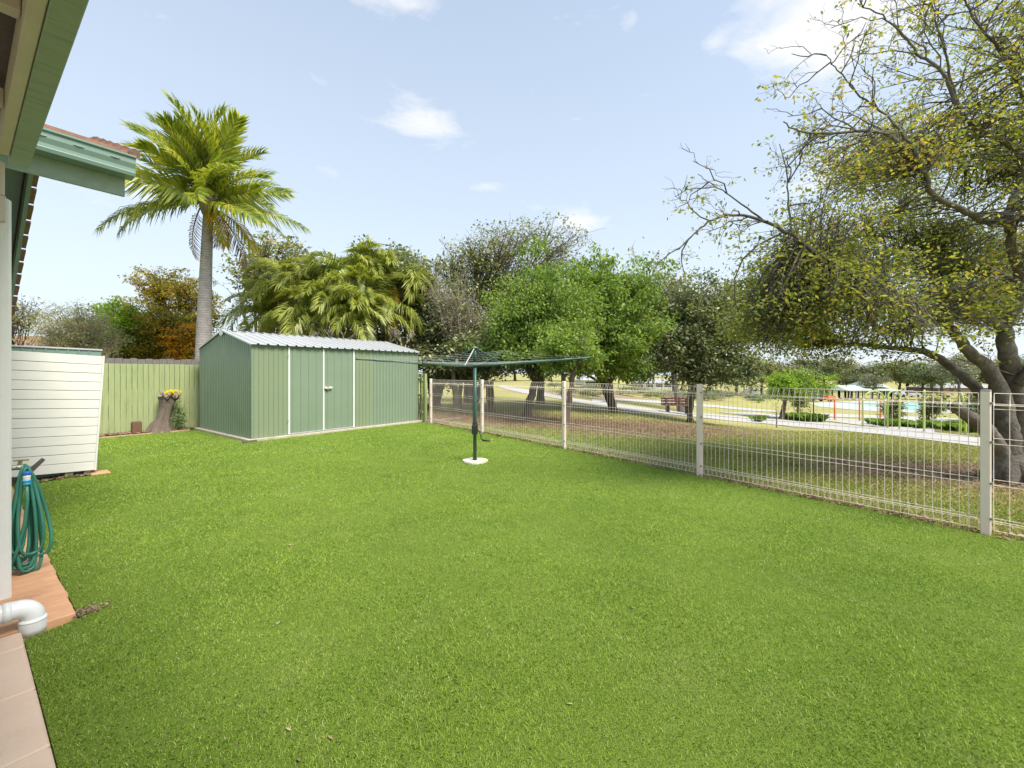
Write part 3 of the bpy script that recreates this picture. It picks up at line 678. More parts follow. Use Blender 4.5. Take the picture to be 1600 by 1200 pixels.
# ================================================================== BIG GREEN SHED
SL, SWD, EH, RH = 4.25, 3.0, 1.955, 2.30
shed = thing('tool_shed', 'large green ribbed steel shed with white gable roof and double doors', 'shed', E(3.60, 9.28), TH)
m = MB(); m.bbox((-.09, -.08, -.02), (SL + .12, SWD + .08, .05), .006); m.build('slab', M['concrete'], shed)
flat = lambda x: EH
def gable(y): return EH + (RH - EH) * (1 - abs(y - SWD / 2) / (SWD / 2)) - .015
m = MB(); ribs(m, .0, .705, 0, .05, flat, .095, .010, -1, .03); m.build('front_wall_panel', M['shedolive'], shed)
m = MB(); ribs(m, 2.285, 2.79, 0, .05, flat, .095, .010, -1, .03); m.build('front_wall_panel', M['shedolive'], shed)
m = MB(); ribs(m, 2.79, SL, -.001, .05, flat, .095, .010, -1, .03); m.build('front_wall_panel', M['shed'], shed)
m = MB(); ribs(m, .705, 2.285, .02, 1.86, flat, 9, .01, -1); m.build('door_header', M['shed'], shed)
# doors
for (xa, xb, nm) in ((.735, 1.475, 0), (1.520, 2.235, 1)):
    m = MB(); ribs(m, xa, xb, -.004, .085, lambda x: 1.90, .175, .008, -1, .06); m.box((xa, .0, .085), (xb, .012, 1.90))
    d_ = m.build('door', M['shed'], shed)
    if nm == 0:
        m = MB()
        for zz in (.32, 1.72): m = MB(); m.box((xa - .04, -.022, zz), (xa - .005, -.0165, zz + .055)); m.tube([(xa - .02, -.024, zz - .005), (xa - .02, -.024, zz + .06)], .006, 6); m.build('hinge', M['galv'], d_)
for x in (.705, 1.478, 2.240):
    m = MB(); m.bbox((x, -.026 + (.006 if x == 1.478 else 0), .06), (x + .036, .006, 1.93), .003)
    if x > 2: m.box((x + .037, -.012, .06), (x + .045, .004, 1.93))
    m.build('door_frame', M['whitetrim'], shed)
m = MB(); m.bbox((.742, -.024, .058), (2.239, -.006, .083), .003); m.build('door_sill', M['galv'], shed)
m = MB(); m.bbox((1.50, -.052, 1.02), (1.69, -.028, 1.062), .003); m.box((1.515, -.03, 1.03), (1.55, -.005, 1.05))
lt = m.build('latch', M['white'], shed)
m = MB(); m.bbox((1.555, -.050, .985), (1.605, -.030, 1.018), .004); m.tube([(1.565, -.04, 1.018), (1.565, -.055, 1.05), (1.58, -.058, 1.066), (1.595, -.055, 1.05), (1.595, -.04, 1.018)], .004, 6); m.build('padlock', M['brass'], lt)
# end wall (local y axis): build along x then swap
def swap(m_, x0=0.0):
    m_.v = [(x0 + v[1], v[0], v[2]) for v in m_.v]; return m_
def gtop(t):
    return gable(t)
m = MB(); ribs(m, 0, SWD, 0, .05, gtop, .098, .009, -1, .04); swap(m); m.build('end_wall', M['sheddull'], shed)
m = MB(); m.add([(SL, 0, .05), (SL, SWD, .05), (SL, SWD, EH), (SL, SWD / 2, RH - .02), (SL, 0, EH), (SL - .01, 0, .05), (SL - .01, SWD, .05), (SL - .01, SWD, EH), (SL - .01, SWD / 2, RH - .02), (SL - .01, 0, EH)], [(0, 1, 2, 3, 4), (9, 8, 7, 6, 5)]); m.box((0, SWD - .01, .05), (SL - .02, SWD, EH)); m.build('back_wall', M['sheddull'], shed)
m = MB()
m.bbox((-.012, -.014, .05), (.03, .0, EH), .002); m.bbox((-.013, .001, .05), (-.0, .035, EH - .005), .002); m.build('corner_trim', M['shed'], shed); m = MB(); m.bbox((SL - .03, -.013, .05), (SL + .004, -.002, EH), .002); m.build('corner_trim', M['shed'], shed); m = MB()
m.bbox((0, -.013, EH - .035), (.70, -.0115, EH + .0), .001); m.build('eave_trim', M['shed'], shed); m = MB(); m.bbox((2.29, -.0135, EH - .03), (SL - .03, -.0118, EH), .001)
m.build('eave_trim', M['shed'], shed)
m = MB()
zr = .12
for zz in np.arange(.2, 1.9, .28):
    m = MB(); m.tube([(-.0135, .018, zz), (-.018, .018, zz)], .006, 6); m.build('screw', M['galv'], shed)
    m = MB(); m.tube([(.012, -.0145, zz), (.012, -.018, zz)], .006, 6); m.build('screw', M['galv'], shed)
# roof
def roof_side(m_, sgn):
    n_ = 200; xs_ = []; x = -.03
    sl = math.hypot(SWD / 2, RH - EH)
    prof = []; x = -.035
    while x < SL + .035:
        prof += [(x, 0), (x + .10, 0), (x + .115, .028), (x + .140, .028), (x + .155, 0)]; x += .19
    prof = [p for p in prof if p[0] <= SL + .035] + [(SL + .035, 0)]
    for lay in (0, .002):
        V = []
        for xx, h in prof:
            for t in (0, 1):     # ridge -> eave
                y = SWD / 2 + sgn * (SWD / 2 + .075) * t
                z = RH + .012 - (RH - EH) * t * (SWD / 2 + .075) / (SWD / 2) + h + lay
                V.append((xx, y, z))
        k_ = len(prof); m_.add(V, [(2 * i, 2 * i + 1, 2 * i + 3, 2 * i + 2) for i in range(k_ - 1)])
m = MB(); roof_side(m, -1); roof_side(m, 1); rf = m.build('roof', M['zinc'], shed)
m = MB()
for sgn in (-1, 1):
    m.add([(-.038, SWD / 2, RH + .034), (-.038, SWD / 2 + sgn * (SWD / 2 + .078), EH - .006), (-.038, SWD / 2 + sgn * (SWD / 2 + .078), EH - .032), (-.038, SWD / 2, RH + .004),
           (.02, SWD / 2, RH + .036), (.02, SWD / 2 + sgn * (SWD / 2 + .078), EH - .004)], [(0, 1, 2, 3), (0, 4, 5, 1)])
    m.add([(-.03, SWD / 2, RH + .030), (SL + .03, SWD / 2, RH + .030), (SL + .03, SWD / 2 + sgn * .05, RH + .021), (-.03, SWD / 2 + sgn * .05, RH + .021)], [(0, 1, 2, 3)])
m.build('barge_cap', M['zinc'], rf)
m = MB(); m.add([(-.045, SWD / 2 - .13, RH - .02), (-.045, SWD / 2 - .11, RH - .075), (-.045, SWD / 2 - .04, RH - .075), (-.045, SWD / 2 - .02, RH - .11), (-.045, SWD / 2 + .10, RH - .06), (-.045, SWD / 2 + .10, RH - .01), (-.045, SWD / 2, RH + .03)], [tuple(range(7))])
m.box((-.044, SWD / 2 - .10, RH - .07), (-.040, SWD / 2 + .08, RH - .03)); m.build('gable_bracket', M['whitetrim'], shed)
br = MB(); br.bbox((-.20, -.13, -.01), (-.0 + .05, -.085, .045), .006); o = br.build('paving_brick', M['brick']); o.location = E(3.60, 9.28); o.rotation_euler = (0, 0, TH); tagp(o, 'dark old brick lying at the near corner of the green shed', 'brick')
m = MB(); m.bbox((-.4, -.03, -.02), (.9, .03, .035), .006); o = m.build('edging_sleeper', M['greywood']); o.location = E(8.35, 9.12); o.rotation_euler = (0, 0, TH - .2); tagp(o, 'grey timber edging lying between shed corner and wire fence', 'timber')

# ================================================================== TIMBER FENCES
FA = 12.67
tf = thing('paling_fence', 'lime green painted paling fence with weathered grey top behind the stump', 'fence', E(2.0, FA), TH)
m = MB(); mg = MB(); x = -5.0 - 2.0; rr = random.Random(9)
while x < 6.6:
    w_ = .098; j = rr.uniform(-.004, .004)
    m.bbox((x, -.018 + j, -.01), (x + w_ - .006, .0 + j, 1.585 + rr.uniform(-.003, .003)), .003)
    x += w_ + rr.uniform(-.002, .002)
x = -7.0
while x < 6.6:
    w_ = rr.uniform(.10, .16); mg.bbox((x, .03, 1.0), (x + w_ - .004, .048, 1.705 + rr.uniform(-.012, .014)), .003); x += w_
m.build('paling', M['lime'], tf); mg.build('grey_paling', M['greywood'], tf)
m = MB(); m.box((-7, .001, .35), (6.6, .03, .42)); m.box((-7, .001, 1.3), (6.6, .03, 1.37)); m.build('rail', M['lime'], tf)
pf = thing('picket_fence', 'narrow run of lime green pickets beside the right end of the green shed', 'fence', E(8.0, 9.2), TH)
m = MB(); y = .02
for i in range(24): m.bbox((-.012, y + .05, .03), (.008, y + .125, 1.36 + .02 * (i % 3 == 1)), .003); y += .14
m.build('paling', M['lime'], pf)
m = MB(); m.bbox((.01, -.05, -.02), (.09, .06, 1.36), .004); m.build('post', M['lime'], pf)
m = MB(); m.box((-.05, -.0, .25), (-.013, 3.4, .32)); m.box((-.05, 0, .72), (-.013, 3.4, .78)); m.box((-.05, 0, 1.16), (-.013, 3.4, 1.23)); m.build('rail', M['lime'], pf)

# mulch strip with edging
m = MB(); V = []; nn = 60
for i in range(nn + 1):
    o_ = -1.5 + 5.1 * i / nn
    for aa, zz in ((12.28 + .02 * math.sin(i * 1.7), .0), (12.38, .03), (12.52, .04), (12.66, .035)): p = E(o_, aa, zz + .008 * math.sin(i * 2.3 + aa * 9)); V.append(tuple(p))
m.add(V, [(i * 4 + j, i * 4 + j + 1, i * 4 + 5 + j, i * 4 + 4 + j) for i in range(nn) for j in range(3)]); o = m.build('mulch_bed', M['mulch']); tagp(o, kind='structure')
m = MB()
m.add([tuple(E(.28, 8.0, .012)), tuple(E(1.12, 7.86, .012)), tuple(E(1.18, 8.4, .012)), tuple(E(.28, 8.9, .012))], [(0, 1, 2, 3)]); o = m.build('mulch_bed', M['mulch']); tagp(o, kind='structure')
m = MB(); m.bbox((1.10, 7.85, .0), (1.29, 8.10, .018), .004); o = m.build('corner_paver', M['paver']); o.rotation_euler = (0, 0, TH); tagp(o, 'orange paver in the grass at the foot of the slat screen', 'paver')
m = MB(); m.bbox((-1.2, 12.245, -.01), (3.4, 12.275, .03), .004); o = m.build('garden_edging', M['edging']); o.rotation_euler = (0, 0, TH); tagp(o, 'thin timber edging between the lawn and the bark strip along the fence', 'edging')
def bark_chips():
    rng = np.random.default_rng(21); n = 5200
    o_ = rng.uniform(-1.4, 3.55, n); a_ = rng.uniform(12.28, 12.64, n)
    X = .604 * o_ - .797 * a_; Y = .797 * o_ + .604 * a_
    # around fence foot of wire fence and beside the deck
    t = rng.uniform(0, 1, 1600); i = rng.integers(0, 5, 1600); A = np.array(FP)[i]; B = np.array(FP)[i + 1]; Q = A + (B - A) * t[:, None] + rng.normal(0, .06, (1600, 2))
    q2 = np.stack([rng.normal(.46, .035, 260), rng.normal(3.385, .03, 260)], 1); Q2 = np.stack([.604 * q2[:, 0] - .797 * q2[:, 1], .797 * q2[:, 0] + .604 * q2[:, 1]], 1)
    q3 = np.stack([rng.uniform(.3, 1.1, 900), rng.uniform(7.85, 8.5, 900)], 1); Q3 = np.stack([.604 * q3[:, 0] - .797 * q3[:, 1], .797 * q3[:, 0] + .604 * q3[:, 1]], 1)
    Pm = np.concatenate([np.stack([X, Y], 1), Q, Q2, Q3]); N = len(Pm); C = np.column_stack([Pm, np.concatenate([np.full(n, .05), np.full(1600, .015), np.full(260, .011), np.full(900, .022)])])
    az = rng.uniform(0, 2 * PI, N); L = rng.uniform(.02, .06, N); L[n + 1600:n + 1860] *= .38
    u = np.stack([np.cos(az), np.sin(az), rng.uniform(-.5, .5, N)], 1) * L[:, None]; w = np.stack([-np.sin(az), np.cos(az), rng.uniform(-.5, .5, N)], 1) * L[:, None] * .3
    o = raw_mesh('bark_chips', np.stack([C - u * .5, C + w, C + u * .5, C - w], 1).reshape(-1, 3), 4, leafmat('chips', [(.07, .04, .025), (.17, .11, .07), (.28, .19, .13), (.45, .36, .27)], .05, 3))
    tagp(o, 'loose bark chips along the fences', 'bark chips', kind='stuff')
bark_chips()

# stump
ST_ = .86
st = thing('tree_stump', 'old twisted tree stump with yellow flowers growing in its top', 'tree stump', E(2.97, 12.40), TH)
def stump_mesh():
    mm = MB(); n = 28; V = []; rings = 22
    for i in range(rings + 1):
        t = i / rings; z = .9 * t
        r = .112 + .13 * (1 - t) ** 5 + .11 * max(0, t - .6) ** 1.2 * 2.2
        cx = -.04 - .05 * math.cos(t * PI * .9) + .07 * t
        for k in range(n):
            th = 2 * PI * k / n + .5 * t
            rr_ = r * (1 + .13 * math.sin(5 * th) + .08 * math.sin(9 * th + 4 * t) + .05 * math.sin(14 * th + 7 * t))
            ztop = z - (.05 + .05 * math.sin(3 * th)) * (t > .95) + .06 * (t > .9) * math.sin(7 * th)
            V.append((cx + rr_ * math.cos(th) * (1.25 if math.cos(th) < 0 and t < .3 else 1), rr_ * .8 * math.sin(th), ztop))
    mm.add(V, [(i * n + k, i * n + (k + 1) % n, (i + 1) * n + (k + 1) % n, (i + 1) * n + k) for i in range(rings) for k in range(n)]); return mm, n, rings
m, n_, rg = stump_mesh(); m.build('trunk', M['stump'], st, True)
m2 = MB(); top = m.v[-n_:]; c = np.mean(np.array(top), 0); inner = [(c[0] + (p[0] - c[0]) * .6, c[1] + (p[1] - c[1]) * .6, p[2] - .05 + rr.uniform(-.02, .02)) for p in top]
m2.add(list(top) + inner + [(c[0], c[1], c[2] - .09)], [(k, (k + 1) % n_, n_ + (k + 1) % n_, n_ + k) for k in range(n_)] + [(n_ + k, n_ + (k + 1) % n_, 2 * n_) for k in range(n_)])
for k in range(26):
    th = rr.uniform(0, 2 * PI); p = (c[0] + .19 * math.cos(th), .15 * math.sin(th), .86 + rr.uniform(-.05, .04)); m2.beam(p, (p[0] + rr.uniform(-.03, .03), p[1] + rr.uniform(-.02, .02), p[2] + rr.uniform(.02, .08)), .03, .03)
m2.build('broken_top', M['stumpcut'], st)
yf = np.random.default_rng(2); yc = np.array([(.02, 0, .90), (.08, -.04, .93), (.15, .02, .94), (.21, -.03, .92), (.25, .04, .90), (.11, .06, .90)])[yf.integers(0, 6, 1500)]; C = yc + yf.normal(size=(1500, 3)) * np.array([.035, .035, .022])
o = raw_mesh('yellow_flowers', leaves(C, .022, yf, .7, -.4), 4, M['yellowflower']); o.location = E(2.97, 12.40); o.rotation_euler = (0, 0, TH); tagp(o, 'clump of bright yellow flowers filling the top of the stump', 'flowers')
WEED = leafmat('weed_leaf', [(.03, .08, .015), (.06, .14, .03), (.12, .2, .05)], .3)
wd = np.random.default_rng(4); C = np.stack([wd.normal(.26, .06, 420), wd.normal(-.02, .06, 420), np.abs(wd.normal(.33, .17, 420))], 1)
wp = thing('weed', 'small leafy green weed growing against the right side of the stump', 'weed', E(2.97, 12.40), TH)
raw_mesh('foliage', leaves(C, .05, wd, .45), 4, WEED, wp)
m = MB()
for i in range(5): m.tube([(.24, 0, 0), (.25 + .03 * i, -.02, .25), (.24 + .05 * i - .06, -.03, .45 + .03 * i)], [.006, .004, .002], 5)
m.build('stem', M['twig'], wp)
lg = thing('log_post', 'short square timber stub post standing by the paling fence left of the stump', 'post', E(2.46, 12.42), TH)
m = MB(); m.bbox((-.085, -.07, -.01), (.085, .07, .28), .012); m.build('post', mat('stub_timber', (.20, .10, .055), (.12, .07, .045), 8, .9, .8, 30, .01, stretch=(5, 5, 1)), lg); m = MB(); m.bbox((-.075, -.06, .282), (.075, .06, .30), .01); m.build('top', M['greywood'], lg)

# ================================================================== WIRE FENCE
wf = thing('wire_fence', 'long cream welded wire fence with rolled top dividing the lawn from the park', 'fence', (FP[1][0], FP[1][1], 0))
def local(p): return (p[0] - FP[1][0], p[1] - FP[1][1], p[2])
for i, (x, y) in enumerate(FP):
    ang = math.atan2(FP[1][1] - FP[5][1], FP[1][0] - FP[5][0])
    m = MB(); hgt = 1.215; s_ = .031
    m.bbox((-s_, -s_, -.03), (s_, s_, hgt), .006)
    p_ = m.build('post', M['postpaint'], wf, loc=(x - FP[1][0], y - FP[1][1], 0)); p_.rotation_euler = (0, 0, ang)
    m = MB(); m.bbox((-s_ - .001, -s_ - .001, hgt - .008), (s_ + .001, s_ + .001, hgt + .008), .005); c_ = m.build('cap', M['capgrey'] if i == 1 else M['wire'], p_)
    for zz in (.12, .42, .77, 1.1): m = MB(); m.bbox((s_ - .006, -s_ - .008, zz), (s_ + .012, -s_ + .012, zz + .02), .002); m.build('clip', M['capgrey'], p_)
for i in range(5):
    a_ = np.array(FP[i]); b_ = np.array(FP[i + 1]); d = (b_ - a_); L_ = np.linalg.norm(d); d /= L_; nrm = np.array([d[1], -d[0]])   # toward the park
    if nrm @ np.array([.8, .6]) < 0: nrm = -nrm
    def P3(s, off_, z): q = a_ + d * s + nrm * off_; return local((q[0], q[1], z))
    m = MB(); nv = 44; s0 = .045
    for k in range(nv + 1):
        s = s0 + (L_ - 2 * s0) * k / nv
        m.tube([P3(s, .05, .10), P3(s, .025, .022), P3(s, .0, .095), P3(s, 0, 1.09), P3(s, .035, 1.19), P3(s, .062, 1.10), P3(s, .0, 1.088)], .0024, 4, False)
    for (off_, z) in ((.025, .024), (.0, .095), (.05, .10), (.0, .135), (0, .415), (0, .462), (0, .765), (0, .812), (0, 1.06), (0, 1.092), (.062, 1.10), (.035, 1.193)):
        m.tube([P3(s0, off_ - .004, z), P3(L_ - s0, off_ - .004, z)], .0028, 4, False)
    m.build('mesh_panel', M['wire'], wf)

# ================================================================== ROTARY CLOTHESLINE
hx, hy = -.571, 6.5
ho = thing('clothesline', 'dark green rotary clothes hoist standing in the middle of the lawn', 'clothesline', (hx, hy, 0))
m = MB()
V = []; nr = 26
for i in range(nr):
    t = 2 * PI * i / nr; r = .185 + .012 * math.sin(3 * t) + .006 * math.sin(7 * t); V.append((r * math.cos(t), r * math.sin(t)))
m.prism([(x * 1.04, y * 1.04) for x, y in V], -.01, .022); m.prism(V, .022, .034); m.build('footing', M['disc'], ho)
m = MB(); m.lathe([(.033, .03), (.033, .06), (.024, .065)], (0, 0, 0), 14); m.build('ground_socket', M['black'], ho, True)
m = MB(); m.lathe([(.0275, .035), (.0275, 1.5)], (0, 0, 0), 16); m.build('mast', M['hoist'], ho, True)
m = MB(); m.lathe([(.022, 1.5), (.022, 1.755)], (0, 0, 0), 14); m.lathe([(.034, 1.46), (.034, 1.50), (.03, 1.515)], (0, 0, 0), 14); m.build('inner_tube', M['hoist'], ho, True)
m = MB(); m.lathe([(.05, 1.757), (.055, 1.762), (.055, 1.768), (.02, 1.772)], (0, 0, 0), 14); m.build('top_cap', M['galv'], ho, True)
m = MB(); m.bbox((-.045, -.05, .43), (.045, .04, .58), .01); m.lathe([(.036, .52), (.038, .60), (.03, .63)], (0, 0, 0), 12); gb = m.build('gear_box', M['black'], ho)
m = MB(); m.tube([(.04, -.02, .50), (.075, -.035, .48), (.10, -.045, .38), (.125, -.055, .345)], .008, 8); m.tube([(.12, -.055, .343), (.235, -.075, .340)], .014, 10); m.build('crank_handle', M['black'], ho, True)
ARMS = [((-.985, .17), 1.97, 1.595), ((.985, -.17), 1.76, 1.595), ((.225, .975), 1.85, 1.80), ((-.225, -.975), 1.85, 1.475)]
tips = []
for (dx, dy), L_, tzp in ARMS:
    hub = Vector((dx * .03, dy * .03, 1.478)); tip = Vector((dx * L_, dy * L_, tzp)); mid = hub.lerp(tip, .45); mid.z -= .012
    m = MB(); pts = [hub.lerp(mid, t / 4) for t in range(4)] + [mid.lerp(tip, t / 5) for t in range(6)]
    m.tube([tuple(p) for p in pts], [.0125] * 9 + [.009], 8); m.bbox((tip.x - .012, tip.y - .012, tip.z - .014), (tip.x + .012, tip.y + .012, tip.z + .016), .003)
    arm = m.build('arm', M['hoist'], ho, True)
    m = MB(); q = hub.lerp(tip, .24); m.tube([(dx * .03, dy * .03, 1.75), tuple(q)], .0095, 7)
    m.build('strut', M['galv'] if tzp == 1.475 else M['hoist'], ho)
    tips.append((hub, tip))
order = [0, 2, 1, 3]
m = MB()
for fr in (.36, .52, .68, .84, 1.0):
    for k in range(4):
        h0, t0 = tips[order[k]]; h1, t1 = tips[order[(k + 1) % 4]]
        A = h0.lerp(t0, fr); B = h1.lerp(t1, fr); up = Vector((0, 0, .012))
        pts = []
        for i in range(9):
            t = i / 8; p = A.lerp(B, t) + up; p.z -= .028 * fr * 4 * t * (1 - t); pts.append(tuple(p))
        m.tube(pts, .0014, 4, False)
m.build('line_wire', M['galv'], ho)

# ================================================================== TREES
class Limbs:
    def __init__(s): s.mb = MB()
    def limb(s, pts, r0, r1, n=7):
        k = len(pts); s.mb.tube([tuple(p) for p in pts], [r0 + (r1 - r0) * (i / (k - 1)) ** .8 for i in range(k)], n, False)
def curve(p, q, rr, bend=.12, k=7, lift=0.0):
    p = np.array(p, float); q = np.array(q, float); L = np.linalg.norm(q - p)
    c = (p + q) / 2 + rr.normal(size=3) * bend * L + np.array([0, 0, lift * L])
    t = np.linspace(0, 1, k)[:, None]
    P = (1 - t) ** 2 * p + 2 * t * (1 - t) * c + t ** 2 * q
    P[1:-1] += rr.normal(size=(k - 2, 3)) * L * .012
    return P
def tree(name, label, cat, base, blobs, fork, tr, lmat, bmat, seed, nclu=40, per=220, lsize=.1, crad=.5, stems=1, group=None,
         aspect=.5, droop=.35, bare=0.0, twigs=3, shell=.55, flat=.65, limbr=.42, flare=1.35, lift=.12, stemtops=None):
    """blobs: world ellipsoids (x,y,z,rx,ry,rz,weight)"""
    rr = np.random.default_rng(seed); base = np.array(base, float)
    root = thing(name, label, cat, tuple(base), 0, group)
    L = Limbs(); cen = np.array([b[:3] for b in blobs]) - base; rad = np.array([b[3:6] for b in blobs]); wt = np.array([b[6] if len(b) > 6 else 1 for b in blobs], float)
    ctr = np.average(cen, axis=0, weights=wt)
    tops = []
    for s_ in range(stems):
        if stemtops: tp = np.array(stemtops[s_]) - base
        else:
            a_ = 2 * PI * s_ / max(1, stems) + seed
            tp = np.array([ctr[0] * .25, ctr[1] * .25, 0]) + np.array([math.cos(a_), math.sin(a_) * .6, 0]) * (.28 * fork if stems > 1 else .03) + np.array([0, 0, fork])
        b0 = np.array([math.cos(seed + s_ * 2.5) * tr * .5 * (stems > 1), 0, -.1])
        P = curve(b0, tp, rr, .05, 9); k = len(P); R = [tr * (flare if i == 0 else 1.12 if i == 1 else 1 - .3 * i / k) for i in range(k)]
        L.mb.tube([tuple(p) for p in P], R, 10, False); tops.append(P[-1])
    # limbs to the blobs
    paths = []
    for i, c in enumerate(cen):
        tp = min(tops, key=lambda q: np.linalg.norm(q - c) + rr.uniform(0, .3))
        q = c + np.array([0, 0, rad[i][2] * .35]); P = curve(tp, q, rr, .12, 9, lift * rr.uniform(-.3, 1)); rl = tr * limbr * (.7 + .5 * min(1, wt[i]))
        L.limb(P, rl, rl * .25, 7); paths.append((P, rl))
    pr = wt * rad.prod(1) ** (2 / 3); pr /= pr.sum()
    pts = []
    for k in range(nclu):
        i = rr.choice(len(blobs), p=pr); d = rr.normal(size=3); d[2] = d[2] * .9 + .12; d /= np.linalg.norm(d)
        c = cen[i] + d * rad[i] * (shell + (1.18 - shell) * rr.uniform() ** .8)
        P, rl = paths[i]; j = rr.integers(2, 8); Q = curve(P[j], c, rr, .14, 6, .05); r0 = max(.008, rl * .35)
        L.limb(Q, r0, .006, 5)
        for t_ in range(twigs):
            jj = rr.integers(2, 6); e = Q[jj] + rr.normal(size=3) * crad * .75 + np.array([0, 0, crad * .15]); T = curve(Q[jj], e, rr, .15, 5)
            L.limb(T, .009 if tr > .08 else .005, .003, 4)
            if rr.uniform() > bare:
                n_ = int(per / twigs * rr.uniform(.5, 1.4)); g = rr.normal(size=(n_, 3)) * crad * np.array([.42, .42, .42 * flat]) + T[-1] * .6 + T[2] * .4
                pts.append(g)
    L.mb.build('trunk', bmat, root, True)
    if pts:
        C = np.concatenate(pts); raw_mesh('crown', leaves(C, lsize, rr, aspect, droop), 4, lmat, root)
    return root
def PB(px, py, rx, ry, Z, w=1, dz=None):
    """blob from where it stands in the view: centre pixel, half sizes in pixels, distance"""
    k = Z / F_PX; x, y, z = W(px, py, Z); return (x, y, z, rx * k, (dz if dz else max(rx, ry) * k * .95), ry * k, w)

LF = {}
LF['bright'] = leafmat('bright_green_leaf', [(.065, .125, .025), (.13, .215, .04), (.21, .30, .065), (.33, .40, .10)], .35, .9)
LF['lime'] = leafmat('lime_leaf', [(.09, .17, .02), (.18, .31, .03), (.28, .42, .05), (.36, .46, .07)], .4, 1.2)
LF['dark'] = leafmat('dark_green_leaf', [(.035, .052, .026), (.075, .098, .042), (.135, .155, .07), (.24, .24, .12)], .2, .8, rough=.4, spec=.5)
LF['olive'] = leafmat('olive_leaf', [(.055, .065, .028), (.115, .13, .05), (.19, .20, .08), (.28, .26, .12)], .25, .8, rough=.45, spec=.4)
LF['brownolive'] = leafmat('brown_olive_leaf', [(.08, .10, .03), (.15, .175, .055), (.23, .245, .085), (.31, .27, .12)], .25, .8)
LF['golden'] = leafmat('golden_leaf', [(.06, .08, .015), (.13, .14, .02), (.24, .20, .025), (.48, .27, .02)], .35, 1.1)
LF['orange'] = leafmat('orange_blossom', [(.42, .22, .02), (.62, .30, .02), (.72, .38, .03)], .3, 2)
LF['grey'] = leafmat('grey_green_leaf', [(.11, .13, .06), (.20, .215, .11), (.29, .28, .17), (.42, .31, .24)], .25, 1.2)
LF['autumn'] = leafmat('autumn_leaf', [(.08, .12, .03), (.15, .20, .045), (.24, .28, .07), (.36, .35, .08), (.46, .30, .07)], .5, .7)
LF['far'] = leafmat('far_leaf', [(.08, .11, .05), (.14, .18, .08), (.22, .25, .12)], .2, .12)
LF['far2'] = leafmat('far_grey_leaf', [(.12, .14, .085), (.20, .21, .13), (.29, .28, .18)], .2, .12)
LF['palm'] = leafmat('palm_leaf', [(.09, .145, .02), (.19, .26, .03), (.33, .38, .04), (.52, .48, .09)], .45, .8, rough=.4, spec=.5)
LF['palmy'] = leafmat('palm_leaf_yellowing', [(.12, .19, .02), (.28, .30, .03), (.52, .36, .03), (.62, .34, .03)], .4, 1.5)
LF['palmdead'] = leafmat('palm_leaf_dead', [(.10, .065, .035), (.20, .13, .07), (.30, .21, .13)], .15, 2)
LF['cane'] = leafmat('cane_palm_leaf', [(.06, .10, .02), (.14, .19, .03), (.24, .28, .05), (.38, .36, .11)], .35, .8, rough=.4, spec=.5)

# ---- bright green shade tree and its neighbours behind the fence
b = G(960, 644)
Zb = b[1]
tree('shade_tree', 'large bright green leafy shade tree with a broad dome, centre of the park edge', 'tree', b,
     [PB(930, 440, 62, 42, Zb, 1.2), PB(1000, 480, 42, 60, Zb - .3, 1), PB(900, 500, 75, 52, Zb - 1.2, 1.2), PB(845, 470, 60, 55, Zb - .2, 1), PB(815, 515, 48, 48, Zb - .6, .9), PB(955, 540, 72, 42, Zb - 1.0, 1.1),
      PB(865, 555, 60, 30, Zb - .8, .9), PB(1005, 555, 30, 42, Zb + .3, .8), PB(940, 470, 80, 60, Zb + 1.2, .8), PB(800, 545, 34, 34, Zb, .6)],
     1.15, .15, LF['bright'], M['barkbrown'], 5, nclu=270, per=300, lsize=.15, crad=.50, stems=2, aspect=.46, droop=.9, shell=.62, flat=.6)
b = G(822, 651)
tree('shade_tree', 'dark leaning trunked tree with bright green leaves, right of the clothes hoist', 'tree', b,
     [PB(825, 490, 46, 50, b[1] + .6, 1), PB(865, 470, 40, 50, b[1] + .6, 1), PB(800, 530, 38, 42, b[1] + .4, 1), PB(850, 545, 50, 30, b[1], 1), PB(880, 520, 40, 40, b[1] + .2, .8), PB(785, 505, 22, 30, b[1] + .8, .5)], 1.25, .15, LF['bright'], M['barkdark'], 12, nclu=150, per=230, lsize=.115, crad=.42, stems=1,
     stemtops=[W(836, 596, b[1])], limbr=.5, aspect=.42, droop=.9)
b = G(766, 644)
tree('shade_tree', 'small dark tree with forked trunk right behind the clothes hoist mast', 'tree', b,
     [PB(745, 550, 42, 26, b[1], 1), PB(775, 560, 34, 20, b[1] - .4, .8)], 1.1, .10, LF['dark'], M['barkbrown'], 17, nclu=40, per=200, lsize=.12, crad=.42, stems=2)
b = G(712, 640)
tree('shade_tree', 'small tree with bare candelabra fork seen through the wire fence near the shed', 'tree', b,
     [PB(700, 565, 40, 22, b[1], 1), PB(735, 575, 26, 14, b[1], .8), PB(675, 570, 25, 18, b[1], .7)], .85, .10, LF['dark'], M['barkdark'], 23, nclu=40, per=190, lsize=.12, crad=.42, stems=1, limbr=.75, lift=.3)
b = G(885, 662)
tree('shade_tree', 'slim pale twin-stemmed tree by the third wire fence post, crown merging with the bright tree', 'tree', b,
     [PB(880, 545, 40, 20, b[1], 1), PB(915, 555, 25, 14, b[1] + .3, .6)], 1.0, .085, LF['bright'], M['barkbrown'], 31, nclu=34, per=190, lsize=.11, crad=.36, stems=2, stemtops=[W(880, 585, b[1]), W(896, 580, b[1])], flare=1.2)
b = G(844, 630)
tree('park_tree', 'pale slim trunk standing behind the dark leaning tree beyond the path', 'tree', b,
     [PB(845, 570, 26, 16, b[1], 1)], 1.6, .19, LF['olive'], M['bark'], 33, nclu=20, per=150, lsize=.18, crad=.6)
b = G(1078, 660)
